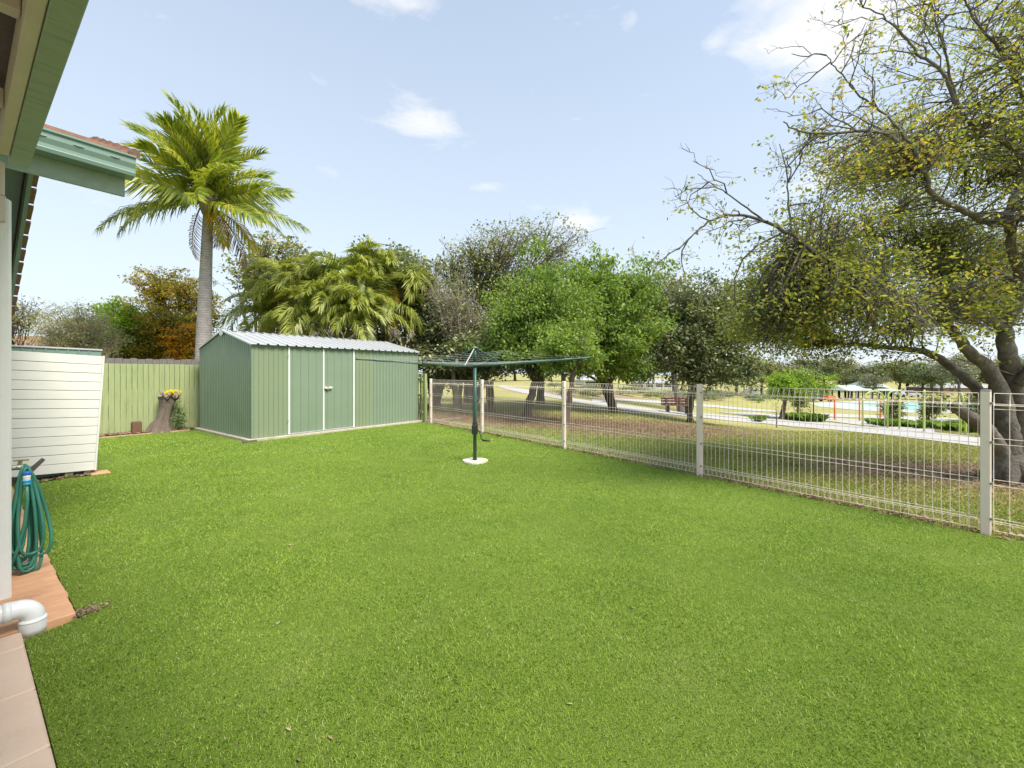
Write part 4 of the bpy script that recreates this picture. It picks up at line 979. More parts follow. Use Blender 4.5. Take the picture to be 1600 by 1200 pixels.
tree('shade_tree', 'broad dark olive leathery tree beside the timber bench', 'tree', b,
     [PB(1100, 500, 66, 52, b[1] + .5, 1.2), PB(1060, 530, 46, 46, b[1], 1), PB(1140, 540, 52, 42, b[1], 1.1), PB(1080, 465, 48, 28, b[1] + .8, .8), PB(1040, 480, 34, 40, b[1] + 1.4, .7), PB(1165, 575, 30, 22, b[1] - .2, .7), PB(1070, 575, 52, 20, b[1], .8), PB(1120, 580, 40, 20, b[1] - .3, .7), PB(1150, 480, 24, 26, b[1] + 1.5, .5)],
     1.15, .115, LF['dark'], M['barkbrown'], 41, nclu=200, per=190, lsize=.14, crad=.42, stems=1, aspect=.5, flat=.75, shell=.5)
b = (W(1070, 0, 24)[0], 24, tz(W(1070, 0, 24)[0], 24))
tree('park_tree', 'second olive tree rising just behind the dark olive tree left of the bench', 'tree', b,
     [PB(1040, 450, 40, 26, 24, 1), PB(1085, 455, 34, 24, 24, .8), PB(1140, 475, 32, 26, 24, .9), PB(1010, 470, 26, 34, 24, .7)], 2.4, .2, LF['olive'], M['bark'], 47, nclu=70, per=110, lsize=.2, crad=.6, bare=.12, stems=2)
# dark mass behind the shed's right end and sparse tall trees
b = (W(680, 0, 17)[0], 17, 0)
tree('shade_tree', 'dense very dark tree rising behind the right end of the green shed', 'tree', b,
     [PB(690, 510, 58, 55, 17, 1.2), PB(650, 470, 40, 55, 17.5, 1), PB(740, 530, 52, 42, 17, 1.1), PB(640, 545, 40, 40, 17, .8), PB(630, 430, 26, 30, 18, .6), PB(700, 560, 80, 26, 16, .9), PB(780, 545, 36, 34, 17.5, .7)],
     1.2, .15, LF['dark'], M['barkdark'], 53, nclu=210, per=210, lsize=.15, crad=.5, stems=3, shell=.4)
b = (W(735, 0, 20)[0], 20, 0)
tree('park_tree', 'tall thin-leaved brownish tree with open twiggy crown behind the bright green tree', 'tree', b,
     [PB(750, 400, 48, 30, 20, 1), PB(800, 375, 46, 22, 20, .9), PB(705, 415, 36, 26, 20, .8), PB(860, 364, 44, 16, 20.5, .8), PB(900, 374, 30, 20, 20.5, .7), PB(745, 450, 50, 36, 20, .6), PB(685, 402, 24, 14, 20, .5), PB(800, 430, 44, 34, 20, .6), PB(880, 400, 40, 22, 20, .5)],
     2.6, .2, LF['brownolive'], M['bark'], 59, nclu=260, per=64, lsize=.14, crad=.45, stems=3, bare=.3, twigs=7, shell=.35)
b = (W(715, 0, 15.5)[0], 15.5, 0)
tree('park_tree', 'nearly bare grey twiggy tree right of the cane palms above the clothes hoist', 'tree', b,
     [PB(710, 480, 42, 50, 15.5, 1), PB(690, 440, 30, 24, 15.5, .5), PB(745, 500, 30, 40, 15.5, .7)], 1.6, .10, LF['brownolive'], M['twig'], 61, nclu=80, per=26, lsize=.12, crad=.45, stems=2, bare=.45, twigs=7, shell=.2)
b = (W(600, 0, 21)[0], 21, 0)
tree('park_tree', 'dark green tree crown showing above the shed between cane palms and twiggy tree', 'tree', b,
     [PB(615, 430, 42, 26, 21, 1), PB(640, 445, 34, 34, 21, .9), PB(580, 425, 30, 20, 21, .6)], 2.8, .2, LF['dark'], M['barkdark'], 67, nclu=80, per=140, lsize=.2, crad=.6)
# behind the left fence
def hid(px, Z): return (W(px, 0, Z)[0], Z, 0)
tree('garden_tree', 'open olive-leaved tree with visible sky gaps directly right of the tall palm', 'tree', hid(400, 19),
     [PB(430, 390, 40, 24, 19, 1), PB(385, 420, 36, 24, 19, .9), PB(440, 420, 42, 24, 19, .9), PB(370, 450, 26, 22, 19, .6), PB(465, 400, 24, 24, 19, .6), PB(410, 445, 34, 20, 19, .7)],
     2.3, .15, LF['brownolive'], M['bark'], 71, nclu=120, per=50, lsize=.16, crad=.30, stems=2, bare=.15, aspect=.6, twigs=4, shell=.5)
tree('garden_tree', 'tall golden olive tree with orange-tipped crown left of the tall palm', 'tree', hid(272, 20),
     [PB(248, 442, 30, 20, 20, 1), PB(285, 450, 30, 20, 20, .8), PB(245, 470, 26, 16, 20, .6), PB(310, 475, 24, 26, 20, .7), PB(330, 500, 18, 22, 20, .5), PB(290, 500, 30, 26, 20, .6)],
     2.5, .16, LF['golden'], M['bark'], 73, nclu=130, per=120, lsize=.12, crad=.34, stems=3, aspect=.5, flat=.5)
tr_ = tree('garden_tree', 'bushy dark golden-green tree with bright orange blossom above the paling fence', 'tree', hid(262, 15.5),
     [PB(245, 510, 34, 32, 15.5, 1), PB(275, 530, 38, 34, 15.5, 1), PB(230, 540, 28, 30, 15.5, .8), PB(298, 545, 24, 26, 15.2, .8), PB(215, 490, 20, 22, 15.8, .5)],
     1.1, .11, LF['golden'], M['barkdark'], 79, nclu=120, per=170, lsize=.10, crad=.33, stems=2)
rg2 = np.random.default_rng(80); cl = []
for k in range(46):
    px = rg2.uniform(258, 306); py = rg2.uniform(508, 566); c = np.array(W(px, py, 14.6 + rg2.uniform(-.3, .5))) - np.array(tr_.location); cl.append(rg2.normal(size=(42, 3)) * np.array([.16, .12, .05]) + c)
raw_mesh('blossom', leaves(np.concatenate(cl), .07, rg2, .6, 0), 4, LF['orange'], tr_)
tree('garden_tree', 'dense dark tree with lime young leaves in the middle of the left hedge line', 'tree', hid(185, 16),
     [PB(170, 505, 36, 26, 16, 1), PB(205, 520, 34, 36, 16, 1), PB(150, 520, 30, 30, 16.3, .8), PB(190, 550, 44, 26, 15.6, .9)],
     1.0, .12, LF['dark'], M['barkdark'], 83, nclu=110, per=170, lsize=.11, crad=.33, stems=2)
tree('garden_tree', 'patches of lime green new foliage above the dark hedge tree', 'tree', hid(195, 15.2),
     [PB(185, 482, 22, 9, 15.2, 1), PB(205, 500, 16, 10, 15.0, .8), PB(200, 515, 14, 8, 15.0, .6), PB(112, 508, 14, 7, 15.2, .6), PB(205, 527, 12, 6, 14.9, .5)],
     1.5, .05, LF['lime'], M['barkdark'], 85, nclu=40, per=110, lsize=.09, crad=.26, stems=1)
tree('garden_tree', 'feathery grey-green wattle with pinkish tips above the white slat screen', 'tree', hid(120, 13.2),
     [PB(120, 500, 34, 20, 13.2, 1), PB(95, 525, 30, 22, 13.0, .9), PB(145, 530, 36, 26, 13.0, 1), PB(165, 550, 18, 16, 12.8, .6), PB(100, 550, 34, 16, 13, .8)],
     .8, .07, LF['grey'], M['twig'], 89, nclu=130, per=180, lsize=.085, crad=.27, stems=3, aspect=.18, droop=-.2)
tree('garden_tree', 'small grey-green tree with bare crooked branches beside the house wall', 'tree', hid(25, 17),
     [PB(22, 480, 22, 14, 17, 1), PB(40, 485, 18, 10, 17, .7), PB(50, 505, 24, 10, 17, .5), PB(15, 500, 18, 14, 17, .8)],
     1.4, .10, LF['grey'], M['barkdark'], 97, nclu=46, per=70, lsize=.10, crad=.35, stems=2, bare=.3, twigs=5)
tree('garden_hedge', 'low green bushes showing over the shed roof right of the palm trunk', 'hedge', hid(370, 20),
     [PB(350, 552, 30, 16, 20, 1), PB(390, 556, 30, 14, 20, 1), PB(335, 560, 20, 14, 20, .8)], .5, .06, LF['bright'], M['barkdark'], 101, nclu=40, per=110, lsize=.11, crad=.34, stems=2)

tree('garden_hedge', 'dark green shrubs filling in beneath the cane palms behind the shed', 'hedge', hid(540, 17.5),
     [PB(440, 535, 40, 26, 17.5, 1), PB(500, 530, 44, 30, 17.5, 1), PB(560, 530, 44, 30, 17.5, 1), PB(615, 530, 36, 30, 17.5, 1)], .8, .08, LF['dark'], M['barkdark'], 103, nclu=90, per=150, lsize=.12, crad=.4, stems=3)

# ---- frangipani: bare forked branches over the shed roof
fr = thing('frangipani', 'leafless frangipani with pale forked branches poking up behind the shed roof', 'shrub', hid(575, 13.75))
m = MB(); rf_ = random.Random(14)
def fork_(p, d, L, r, lv):
    q = p + d * L; m.tube([tuple(p), tuple(p.lerp(q, .5) + Vector((rf_.uniform(-.02, .02), 0, 0))), tuple(q)], [r, r * .9, r * .85], 6)
    if lv:
        for k in range(rf_.choice((2, 3))):
            dn = (d + Vector((rf_.uniform(-.75, .75), rf_.uniform(-.5, .5), rf_.uniform(-.1, .3)))).normalized(); fork_(q, dn, L * rf_.uniform(.6, .85), r * .78, lv - 1)
for dx in (-1.1, -.7, .1, .55, 1.0): fork_(Vector((dx * .35, 0, 0)), Vector((dx * .42, 0, 1)).normalized(), 1.85, .05, 0); fork_(Vector((dx * .35, 0, 0)) + Vector((dx * .42, 0, 1)).normalized() * 1.8, Vector((dx * .3, 0, 1)).normalized(), .40, .035, 4)
m.build('branches', M['twig'], fr, True)

# ---- palms
def frond_mesh(seed, L=2.6, npair=46, ll=.62, el=.6, droop=1.3, vee=.35, hang=.35, wid=.045, mat_=None):
    rr = np.random.default_rng(seed); k = 14; P = [np.zeros(3)]; e = el; side = rr.uniform(-.12, .12); az = 0
    for i in range(k):
        e -= droop / k * (.5 + 1.0 * i / k); az += side / k; P.append(P[-1] + L / k * np.array([math.cos(e) * math.cos(az), math.cos(e) * math.sin(az), math.sin(e)]))
    P = np.array(P); m = MB(); m.tube([tuple(p) for p in P], [.028 * (1 - .85 * i / k) for i in range(k + 1)], 5, False, 1)
    s = np.linspace(0, 1, k + 1)
    for i in range(npair):
        t = .14 + .86 * (i / (npair - 1)); c = np.array([np.interp(t, s, P[:, j]) for j in range(3)]); c2 = np.array([np.interp(min(1, t + .02), s, P[:, j]) for j in range(3)]); c0 = np.array([np.interp(t - .02, s, P[:, j]) for j in range(3)])
        T = c2 - c0; T /= np.linalg.norm(T); S = np.cross(T, [0, 0, 1]); S /= np.linalg.norm(S) + 1e-6; U = np.cross(S, T)
        ln = ll * (math.sin(PI * (.12 + .80 * t)) ** .7) * rr.uniform(.85, 1.1)
        for sg in (-1, 1):
            d = S * sg * (1 - .45 * t) + T * (.45 + .6 * t) + U * (vee * rr.uniform(.5, 1.5)) + rr.normal(size=3) * .07; d /= np.linalg.norm(d)
            q = c + d * ln * .5; e_ = c + d * ln * .97 + np.array([0, 0, -hang * ln * rr.uniform(.6, 1.3)])
            wv = np.cross(d, U); wv /= np.linalg.norm(wv) + 1e-6; wv = wv * wid * .5
            m.add([c - wv * .5, c + wv * .5, q + wv, q - wv], [(0, 1, 2, 3)]); m.add([q - wv, q + wv, e_ + wv * .12, e_ - wv * .12], [(0, 1, 2, 3)])
    me = bpy.data.meshes.new('frond'); me.from_pydata(m.v, [], m.f); me.polygons.foreach_set('material_index', m.mi); me.update()
    for x in (mat_ or (LF['palm'], M['crownshaft'])): me.materials.append(x)
    return me
def put_frond(me, parent, p, az, el=0, roll=0, sc=1, name='frond', label=None):
    o = bpy.data.objects.new(name, me); COL.objects.link(o); o.parent = parent; o.location = p
    o.rotation_euler = (Matrix.Rotation(az, 4, 'Z') @ Matrix.Rotation(-el, 4, 'Y') @ Matrix.Rotation(roll, 4, 'X')).to_euler(); o.scale = (sc,) * 3
    if label: o['label'] = label
    return o
PZ = 13.0
pb = W(317, 0, PZ); palm = thing('palm_tree', 'tall single palm with pale ringed trunk and full feather crown behind the shed', 'palm tree', (pb[0], PZ, 0))
def pl(px, py, dz=0): w_ = W(px, py, PZ + dz); return (w_[0] - pb[0], w_[1] - PZ, w_[2])
m = MB(); P = [(0, 0, -.05)] + [pl(x, y) for x, y in ((317, 640), (317.5, 590), (318.5, 540), (319.5, 490), (321, 440), (323, 390), (325, 345), (325.5, 332))]
m.tube(P, [.30, .26, .235, .215, .19, .17, .152, .14, .135], 18, True); m.build('trunk', M['palmtrunk'], palm, True)
ct = pl(326, 318)
m = MB(); m.tube([pl(325.5, 336), pl(326, 325), pl(326.5, 308), pl(327, 292)], [.16, .24, .20, .08], 14); m.build('crownshaft', M['crownshaft'], palm, True)
ups = [frond_mesh(100 + i, L=rr_, el=.2, droop=d_, vee=.45, hang=h_, ll=.80, npair=56, wid=.062) for i, (rr_, d_, h_) in enumerate(((2.9, .7, .2), (2.75, 1.0, .3), (2.85, .8, .22), (2.6, 1.15, .35)))]
flat_ = [frond_mesh(200 + i, L=3.15, el=.1, droop=d_, vee=.2, hang=.45, ll=.78, npair=60, wid=.062) for i, d_ in enumerate((.55, .85))]
fl = random.Random(77)
# the crown: azimuth in degrees (0 = to the right, 90 = away), elevation
CR = [(175, 2), (190, -8), (160, 14), (205, 22), (180, 34), (150, 44), (170, 58), (140, 66), (120, 76), (100, 84), (60, 78), (40, 66), (20, 54), (5, 40), (350, 26), (10, 12), (340, 6), (0, -6), (20, -2), (320, 34), (300, 50), (280, 62), (260, 54), (240, 40), (225, 8), (300, 12), (270, 24), (285, -6), (255, 2), (235, -14), (265, 44), (290, 70), (230, 72), (330, 62), (90, 30), (60, 18), (120, 22), (215, 56), (350, 8), (155, 26), (25, 30), (195, 46), (330, -14), (170, 72), (30, 74), (200, 68), (310, 74)]
for i, (az, el) in enumerate(CR):
    me = (ups[i % 4] if el > 10 else flat_[i % 2]); zz = ct[2] + .0 + .25 * max(0, el) / 90
    put_frond(me, palm, (ct[0], ct[1], zz), math.radians(az + fl.uniform(-6, 6)), math.radians(el), fl.uniform(-1.1, 1.1), fl.uniform(.76, 1.05) * (.93 if el > 60 else 1) * (.88 if math.cos(math.radians(az)) > .6 and el < 50 else 1))
yel = frond_mesh(300, L=2.2, el=-.1, droop=1.0, vee=.1, hang=.6, ll=.6, mat_=(LF['palmy'], M['crownshaft'])); ded = frond_mesh(301, L=2.0, el=-.2, droop=.9, vee=0, hang=.8, ll=.4, npair=30, wid=.03, mat_=(LF['palmdead'], M['fruit']))
put_frond(yel, palm, (ct[0], ct[1], ct[2] - .1), math.radians(-8), math.radians(-14), .2, .9, label='drooping orange and yellow frond')
put_frond(yel, palm, (ct[0], ct[1], ct[2] - .1), math.radians(-35), math.radians(-30), .2, .7, label='drooping yellow frond')
for az, el, sc in ((185, -58, .85), (-5, -30, 1.0), (-15, -58, .6)): put_frond(ded, palm, (ct[0] + .16 * math.cos(math.radians(az)), ct[1] - .12, ct[2] - .15), math.radians(az), math.radians(el), .3, sc, label='hanging dead brown frond')

# golden cane palms behind the shed
cmesh = [frond_mesh(400 + i, L=2.05, el=.75, droop=2.0, vee=.55, hang=.6, ll=.62, npair=60, wid=.038, mat_=(LF['cane'], M['crownshaft'])) for i in range(4)]
ymesh = frond_mesh(410, L=1.7, el=.4, droop=2.2, vee=.3, hang=.6, ll=.5, npair=36, wid=.05, mat_=(LF['palmy'], M['crownshaft']))
stemlist = [(585, 500, 14.6, 'rightmost cane palm with pale stem in the clump over the shed'), (545, 455, 15.2, 'tallest cane palm with upright crown in the clump over the shed'), (500, 470, 15.8, 'cane palm second from left in the back of the clump over the shed'),
            (455, 480, 15.4, 'leftmost cane palm, arching over the shed ridge'), (520, 510, 14.2, 'low drooping cane palm at the front middle of the clump'), (480, 520, 14.4, 'low cane palm front left of the clump behind the shed'),
            (605, 460, 15.6, 'cane palm with yellow frond at the back right of the clump'), (428, 510, 16.2, 'small cane palm at the far left foot of the clump'), (565, 525, 14.0, 'short cane palm hidden low behind the frangipani branches')]
for si, (px, py, Z, lab) in enumerate(stemlist):
    Z += .9; c = W(px, py - 12, Z); cp = thing('cane_palm', lab, 'palm tree', (c[0] + fl.uniform(-.15, .15), Z, 0), 0, 'golden cane palms behind the shed')
    dx = c[0] - cp.location.x; m = MB(); m.tube([(0, 0, -.05), (dx * .3, 0, c[2] * .5), (dx, 0, c[2])], [.07, .06, .05], 10); m.build('stem', mat('cane_stem', (.42, .38, .20), (.28, .27, .13), 3, .6) if si == 0 else bpy.data.materials['cane_stem'], cp, True)
    for k in range(25):
        az = 2 * PI * k / 8.3 * 1.0 + si + fl.uniform(-.2, .2); el = fl.choice((-.25, 0, .2, .45, .7, .9)); me = cmesh[(k + si) % 4]
        if k == 24 and si in (0, 6, 5): me = ymesh; el = -.3
        put_frond(me, cp, (dx, 0, c[2]), az, el, fl.uniform(-.5, .5), fl.uniform(.8, 1.1))

# ================================================================== THE BIG SPREADING TREE AT THE RIGHT
def catmull(P, sub=5):
    P = np.array(P, float); Q = np.vstack([2 * P[0] - P[1], P, 2 * P[-1] - P[-2]]); out = []
    for i in range(1, len(Q) - 2):
        for t in np.linspace(0, 1, sub, endpoint=False):
            a, b, c, d = Q[i - 1], Q[i], Q[i + 1], Q[i + 2]
            out.append(.5 * ((2 * b) + (-a + c) * t + (2 * a - 5 * b + 4 * c - d) * t * t + (-a + 3 * b - 3 * c + d) * t ** 3))
    out.append(Q[-2]); return np.array(out)
def big_tree():
    rr = np.random.default_rng(2024); base = np.array(G(1576, 752)); BZ = base[1]
    root = thing('spreading_tree', 'big spreading multi-trunked tree with sparse yellowing leaves at the right beyond the fence', 'tree', tuple(base))
    L = MB(); LV = []
    limbs = [  # (px,py,depth offset) lists, r0, r1, child density, leafiness
        ([(1568, 748, 0), (1562, 710, 0), (1550, 685, -.05), (1527, 660, -.1), (1510, 648, -.15), (1488, 634, -.2)], .15, .075, 0, 0),
        ([(1578, 752, 0), (1577, 700, 0), (1576, 668, 0), (1565, 615, .05), (1546, 578, .1), (1517, 552, .1), (1496, 526, .1), (1468, 500, .2), (1420, 478, .3), (1360, 462, .4), (1300, 455, .5), (1240, 452, .6)], .16, .02, 1, 1),
        ([(1574, 745, 0), (1568, 690, .2), (1545, 640, .3), (1533, 615, .4), (1508, 592, .5), (1475, 565, .6), (1443, 549, .7), (1408, 545, .9), (1365, 540, 1.1), (1310, 535, 1.3), (1260, 520, 1.5)], .13, .02, .9, 1),
        ([(1588, 755, 0), (1594, 700, .1), (1592, 640, .1), (1580, 580, .1), (1572, 545, .1), (1569, 515, .05)], .18, .10, .1, .3),
        ([(1569, 515, .05), (1545, 500, .0), (1508, 484, -.1), (1470, 479, -.3), (1420, 470, -.5), (1370, 440, -.6), (1310, 415, -.7), (1290, 404, -.75), (1236, 368, -.8), (1192, 344, -.9), (1140, 336, -1.0), (1100, 352, -1.0), (1074, 376, -1.0)], .09, .008, 1, .55),
        ([(1236, 368, -.8), (1232, 320, -.85), (1230, 270, -.9), (1218, 225, -.9)], .022, .005, 1.2, .35),
        ([(1192, 344, -.9), (1150, 312, -.9), (1115, 290, -.9), (1090, 272, -.9)], .018, .004, 1.2, .3),
        ([(1569, 515, .05), (1586, 484, 0), (1596, 445, 0), (1586, 400, -.1), (1576, 348, -.2), (1582, 318, -.2), (1600, 280, -.2), (1630, 200, -.2), (1650, 110, -.2)], .11, .04, .9, .5),
        ([(1576, 348, -.2), (1540, 345, -.3), (1500, 325, -.5), (1456, 302, -.7), (1444, 270, -.8), (1400, 222, -.9), (1372, 205, -1.0), (1300, 208, -1.1), (1250, 205, -1.2), (1224, 190, -1.2)], .07, .007, 1.2, .4),
        ([(1444, 270, -.8), (1420, 225, -.9), (1385, 180, -.9), (1345, 150, -1.0), (1310, 110, -1.0), (1290, 85, -1.0)], .03, .005, 1.3, .35),
        ([(1600, 280, -.2), (1590, 236, -.3), (1556, 216, -.4), (1530, 200, -.5), (1504, 180, -.5), (1470, 110, -.6), (1440, 90, -.6), (1412, 55, -.7), (1385, 30, -.7), (1340, 5, -.7)], .06, .007, 1.3, .4),
        ([(1504, 180, -.5), (1490, 140, -.4), (1475, 80, -.4), (1460, 30, -.4), (1450, -30, -.4)], .03, .008, 1.3, .4),
        ([(1630, 200, -.2), (1600, 150, -.4), (1570, 90, -.5), (1530, 40, -.6), (1500, -20, -.7)], .045, .01, 1.2, .5),
        ([(1600, 280, .3), (1560, 270, .5), (1500, 255, .8), (1440, 248, 1.0), (1380, 262, 1.3), (1320, 280, 1.4)], .045, .008, 1.2, .6),
        ([(1596, 445, 0), (1560, 425, .5), (1500, 400, 1.0), (1440, 385, 1.4), (1380, 370, 1.7), (1320, 372, 1.9), (1270, 390, 2.1)], .06, .01, 1.2, .9),
        ([(1596, 445, 0), (1640, 400, -.3), (1700, 330, -.4), (1780, 260, -.5)], .08, .02, .9, .8),
        ([(1592, 600, 0), (1650, 520, -.2), (1720, 470, -.4), (1820, 430, -.4)], .08, .02, .9, .9),
        ([(1572, 545, .1), (1560, 500, .9), (1530, 440, 1.6), (1500, 400, 2.2)], .06, .015, 1, .9),
    ]
    def w3(p): return np.array(W(p[0], p[1], BZ + p[2])) - base
    def grow(P, r, lvl, leafy, kids):
        """side shoots along polyline P"""
        seg = np.linalg.norm(np.diff(P, axis=0), axis=1); tot = seg.sum(); s = np.r_[0, np.cumsum(seg)]
        n = max(2, int(tot * kids))
        for i in range(n):
            t = rr.uniform(.22 if lvl == 2 else .15, 1) * tot
            p = np.array([np.interp(t, s, P[:, j]) for j in range(3)]); k = min(len(P) - 2, int(np.searchsorted(s, t)) - 1); k = max(k, 0); T = unit(P[k + 1] - P[k])
            d = unit(T * rr.uniform(.5, 1.0) + rr.normal(size=3) * .62 + np.array([-.05, 0, .18])); ln = {2: rr.uniform(.45, .95), 1: rr.uniform(.25, .5), 0: rr.uniform(.12, .26)}[lvl] * (1 - .35 * t / tot)
            Q = curve(p, p + d * ln, rr, .16, 6, .08); Q[1:-1] += rr.normal(size=(4, 3)) * ln * .03; r0 = {2: min(r * .5, .015), 1: .0055, 0: .0028}[lvl]
            L.tube([tuple(q) for q in Q], [r0 * .8 + (r0 * .35 - r0 * .8) * m_ / 5 for m_ in range(6)], 5 if lvl == 2 else 3, False)
            if lvl > 0: grow(Q, r0, lvl - 1, leafy, {2: 7, 1: 9}[lvl])
            if lvl <= 1 and rr.uniform() < leafy:
                m_ = rr.integers(4, 11) if lvl == 0 else rr.integers(2, 6)
                LV.append(Q[rr.integers(2, 6, m_)] + rr.normal(size=(m_, 3)) * .035)
    limbs = [(p_, r0_ * (.82 if p_[0][1] > 560 else .62), r1_ * .8, k_ * 1.25, l_) for p_, r0_, r1_, k_, l_ in limbs]
    allp = []
    for pts, r0, r1, kids, leafy in limbs:
        P = catmull([w3(p) for p in pts], 5); k = len(P); P[1:-1] += rr.normal(size=(k - 2, 3)) * .006
        R = [r0 + (r1 - r0) * (i / (k - 1)) ** .75 for i in range(k)]
        if pts[0][1] > 740: R[0] *= 1.5; R[1] *= 1.25; R[2] *= 1.1
        L.tube([tuple(p) for p in P], R, 12 if r0 > .05 else 7, True); allp.append(P)
        if kids: grow(P[int(k * .35):] if pts[0][1] > 600 else P[2:], max(r1, .02), 2, leafy, 3.1 * kids)
    # root flare
    for a_ in np.linspace(0, 6, 7):
        q = np.array([math.cos(a_) * .34, math.sin(a_) * .3, -.04]); L.tube([(0.02, 0, .35), tuple(q * .45 + np.array([0, 0, .12])), tuple(q)], [.11, .09, .03], 8, False)
    # dense leafy sprays of the lower crown and behind
    AP = np.concatenate(allp)
    blobs = []
    for k in range(210):
        px = rr.uniform(1180, 1720); top = np.interp(px, [1165, 1230, 1300, 1400, 1500, 1600, 1720], [420, 350, 215, 95, 15, -40, -60]); bot = np.interp(px, [1165, 1250, 1350, 1450, 1600, 1720], [535, 555, 538, 535, 500, 480])
        v = rr.uniform() ** .85; py = top + (bot - top) * v; zz = rr.uniform(-1.1, 2.3) if px > 1290 else rr.uniform(-.6, 1.5)
        w_ = (.55 + .5 * v) * (1.0 if px < 1540 else .8) * (1.0 if py > 330 else .85)
        rx_ = rr.uniform(16, 40); blobs.append((px, py, rx_, rx_ * rr.uniform(.25, .45), zz, w_))
    pr = np.array([b[5] * b[2] * b[3] for b in blobs], float); pr /= pr.sum()
    for k in range(2300):
        b = blobs[rr.choice(len(blobs), p=pr)]; b = (b[0], b[1], b[2], b[3], b[4]); d = rr.normal(size=3); d /= np.linalg.norm(d); d *= rr.uniform() ** .5; kz = (BZ + b[4]) / F_PX
        c = w3((b[0], b[1], b[4])) + d * np.array([b[2] * kz, .75 * max(b[2], b[3]) * kz, b[3] * kz])
        j = AP[np.argsort(np.linalg.norm(AP - c, axis=1))[rr.integers(0, 6)]]
        if np.linalg.norm(j - c) > 1.2: j = c + unit(j - c) * .7
        Q = curve(j, c, rr, .18, 6, .1); L.tube([tuple(q) for q in Q], [.010, .009, .008, .006, .005, .003], 4, False)
        for t_ in range(3):
            e = Q[rr.integers(2, 6)] + rr.normal(size=3) * np.array([.2, .2, .11]); T = curve(Q[rr.integers(2, 5)], e, rr, .15, 4); L.tube([tuple(q) for q in T], [.004, .0035, .003, .002], 3, False)
            n_ = rr.integers(4, 20) if b[1] > 330 else rr.integers(4, 24); LV.append(T[-1] + rr.normal(size=(n_, 3)) * np.array([.13, .13, .055]))
    L.build('trunk', M['barkpale'], root, True)
    LV.append(w3((1488, 634, -.2)) + np.array([-.03, 0, .03]) + rr.normal(size=(60, 3)) * .07)
    C = np.concatenate(LV); raw_mesh('crown', leaves(C, .048, rr, .52, .5, .4), 4, LF['autumn'], root); print('BIG leaves', len(C))
big_tree()

# ================================================================== PARK: small trees, beds, equipment
b = G(1221, 655)
tree('small_tree', 'small round tree with lime green leaves on a short trunk beyond the path', 'tree', b,
     [PB(1215, 600, 22, 16, b[1], 1), PB(1250, 598, 26, 14, b[1] + .4, 1), PB(1280, 606, 20, 12, b[1] + .6, .8), PB(1235, 615, 26, 12, b[1], .9), PB(1205, 618, 14, 12, b[1] - .3, .6), PB(1262, 618, 22, 8, b[1] + .5, .6)],
     1.1, .16, LF['lime'], M['barkbrown'], 111, nclu=70, per=150, lsize=.13, crad=.34, stems=1, limbr=.5)
b = G(1245, 650)
tree('small_tree', 'dark slender shrub tree just right of the lime green tree', 'tree', b, [PB(1248, 630, 9, 16, b[1], 1), PB(1252, 620, 8, 10, b[1], .6)], .6, .06, LF['olive'], M['barkbrown'], 113, nclu=22, per=110, lsize=.12, crad=.28)
b = G(1213, 668)
st_ = thing('sapling', 'thin dark young sapling stake with sparse branches near the path', 'sapling', b)
m = MB(); h_ = W(1213, 640, b[1])[2] - b[2]; m.tube([(0, 0, 0), (.01, 0, h_ * .5), (-.01, 0, h_), (-.03, 0, h_ * 1.45)], [.022, .018, .012, .004], 6); m.tube([(0, 0, h_ * .6), (-.10, 0, h_ * .85)], [.008, .004], 5); m.tube([(0, 0, h_ * .7), (.09, 0, h_ * 1.0)], [.008, .004], 5); m.build('stem', M['barkdark'], st_)
rg3 = np.random.default_rng(31); raw_mesh('foliage', leaves(np.stack([rg3.normal(0, .10, 50), rg3.normal(0, .08, 50), rg3.uniform(h_ * .8, h_ * 1.4, 50)], 1), .06, rg3, .45), 4, LF['olive'], st_)
b = G(1452, 661); tree('small_tree', 'young bushy dark green tree between the lime posts', 'tree', b, [PB(1452, 638, 9, 20, b[1], 1), PB(1455, 622, 6, 10, b[1], .6)], .5, .05, LF['olive'], M['bark'], 117, nclu=30, per=110, lsize=.12, crad=.24)
b = G(1393, 659); tree('small_tree', 'young narrow dark tree behind the paired lime arches', 'tree', b, [PB(1396, 640, 8, 18, b[1], 1)], .5, .05, LF['olive'], M['bark'], 119, nclu=26, per=110, lsize=.12, crad=.24)
b = G(1530, 658); tree('small_tree', 'leafy mid green young tree behind the tall cream fence post', 'tree', b, [PB(1524, 640, 16, 18, b[1], 1), PB(1532, 625, 12, 14, b[1], 1)], .5, .05, LF['far'], M['bark'], 121, nclu=34, per=110, lsize=.12, crad=.26)

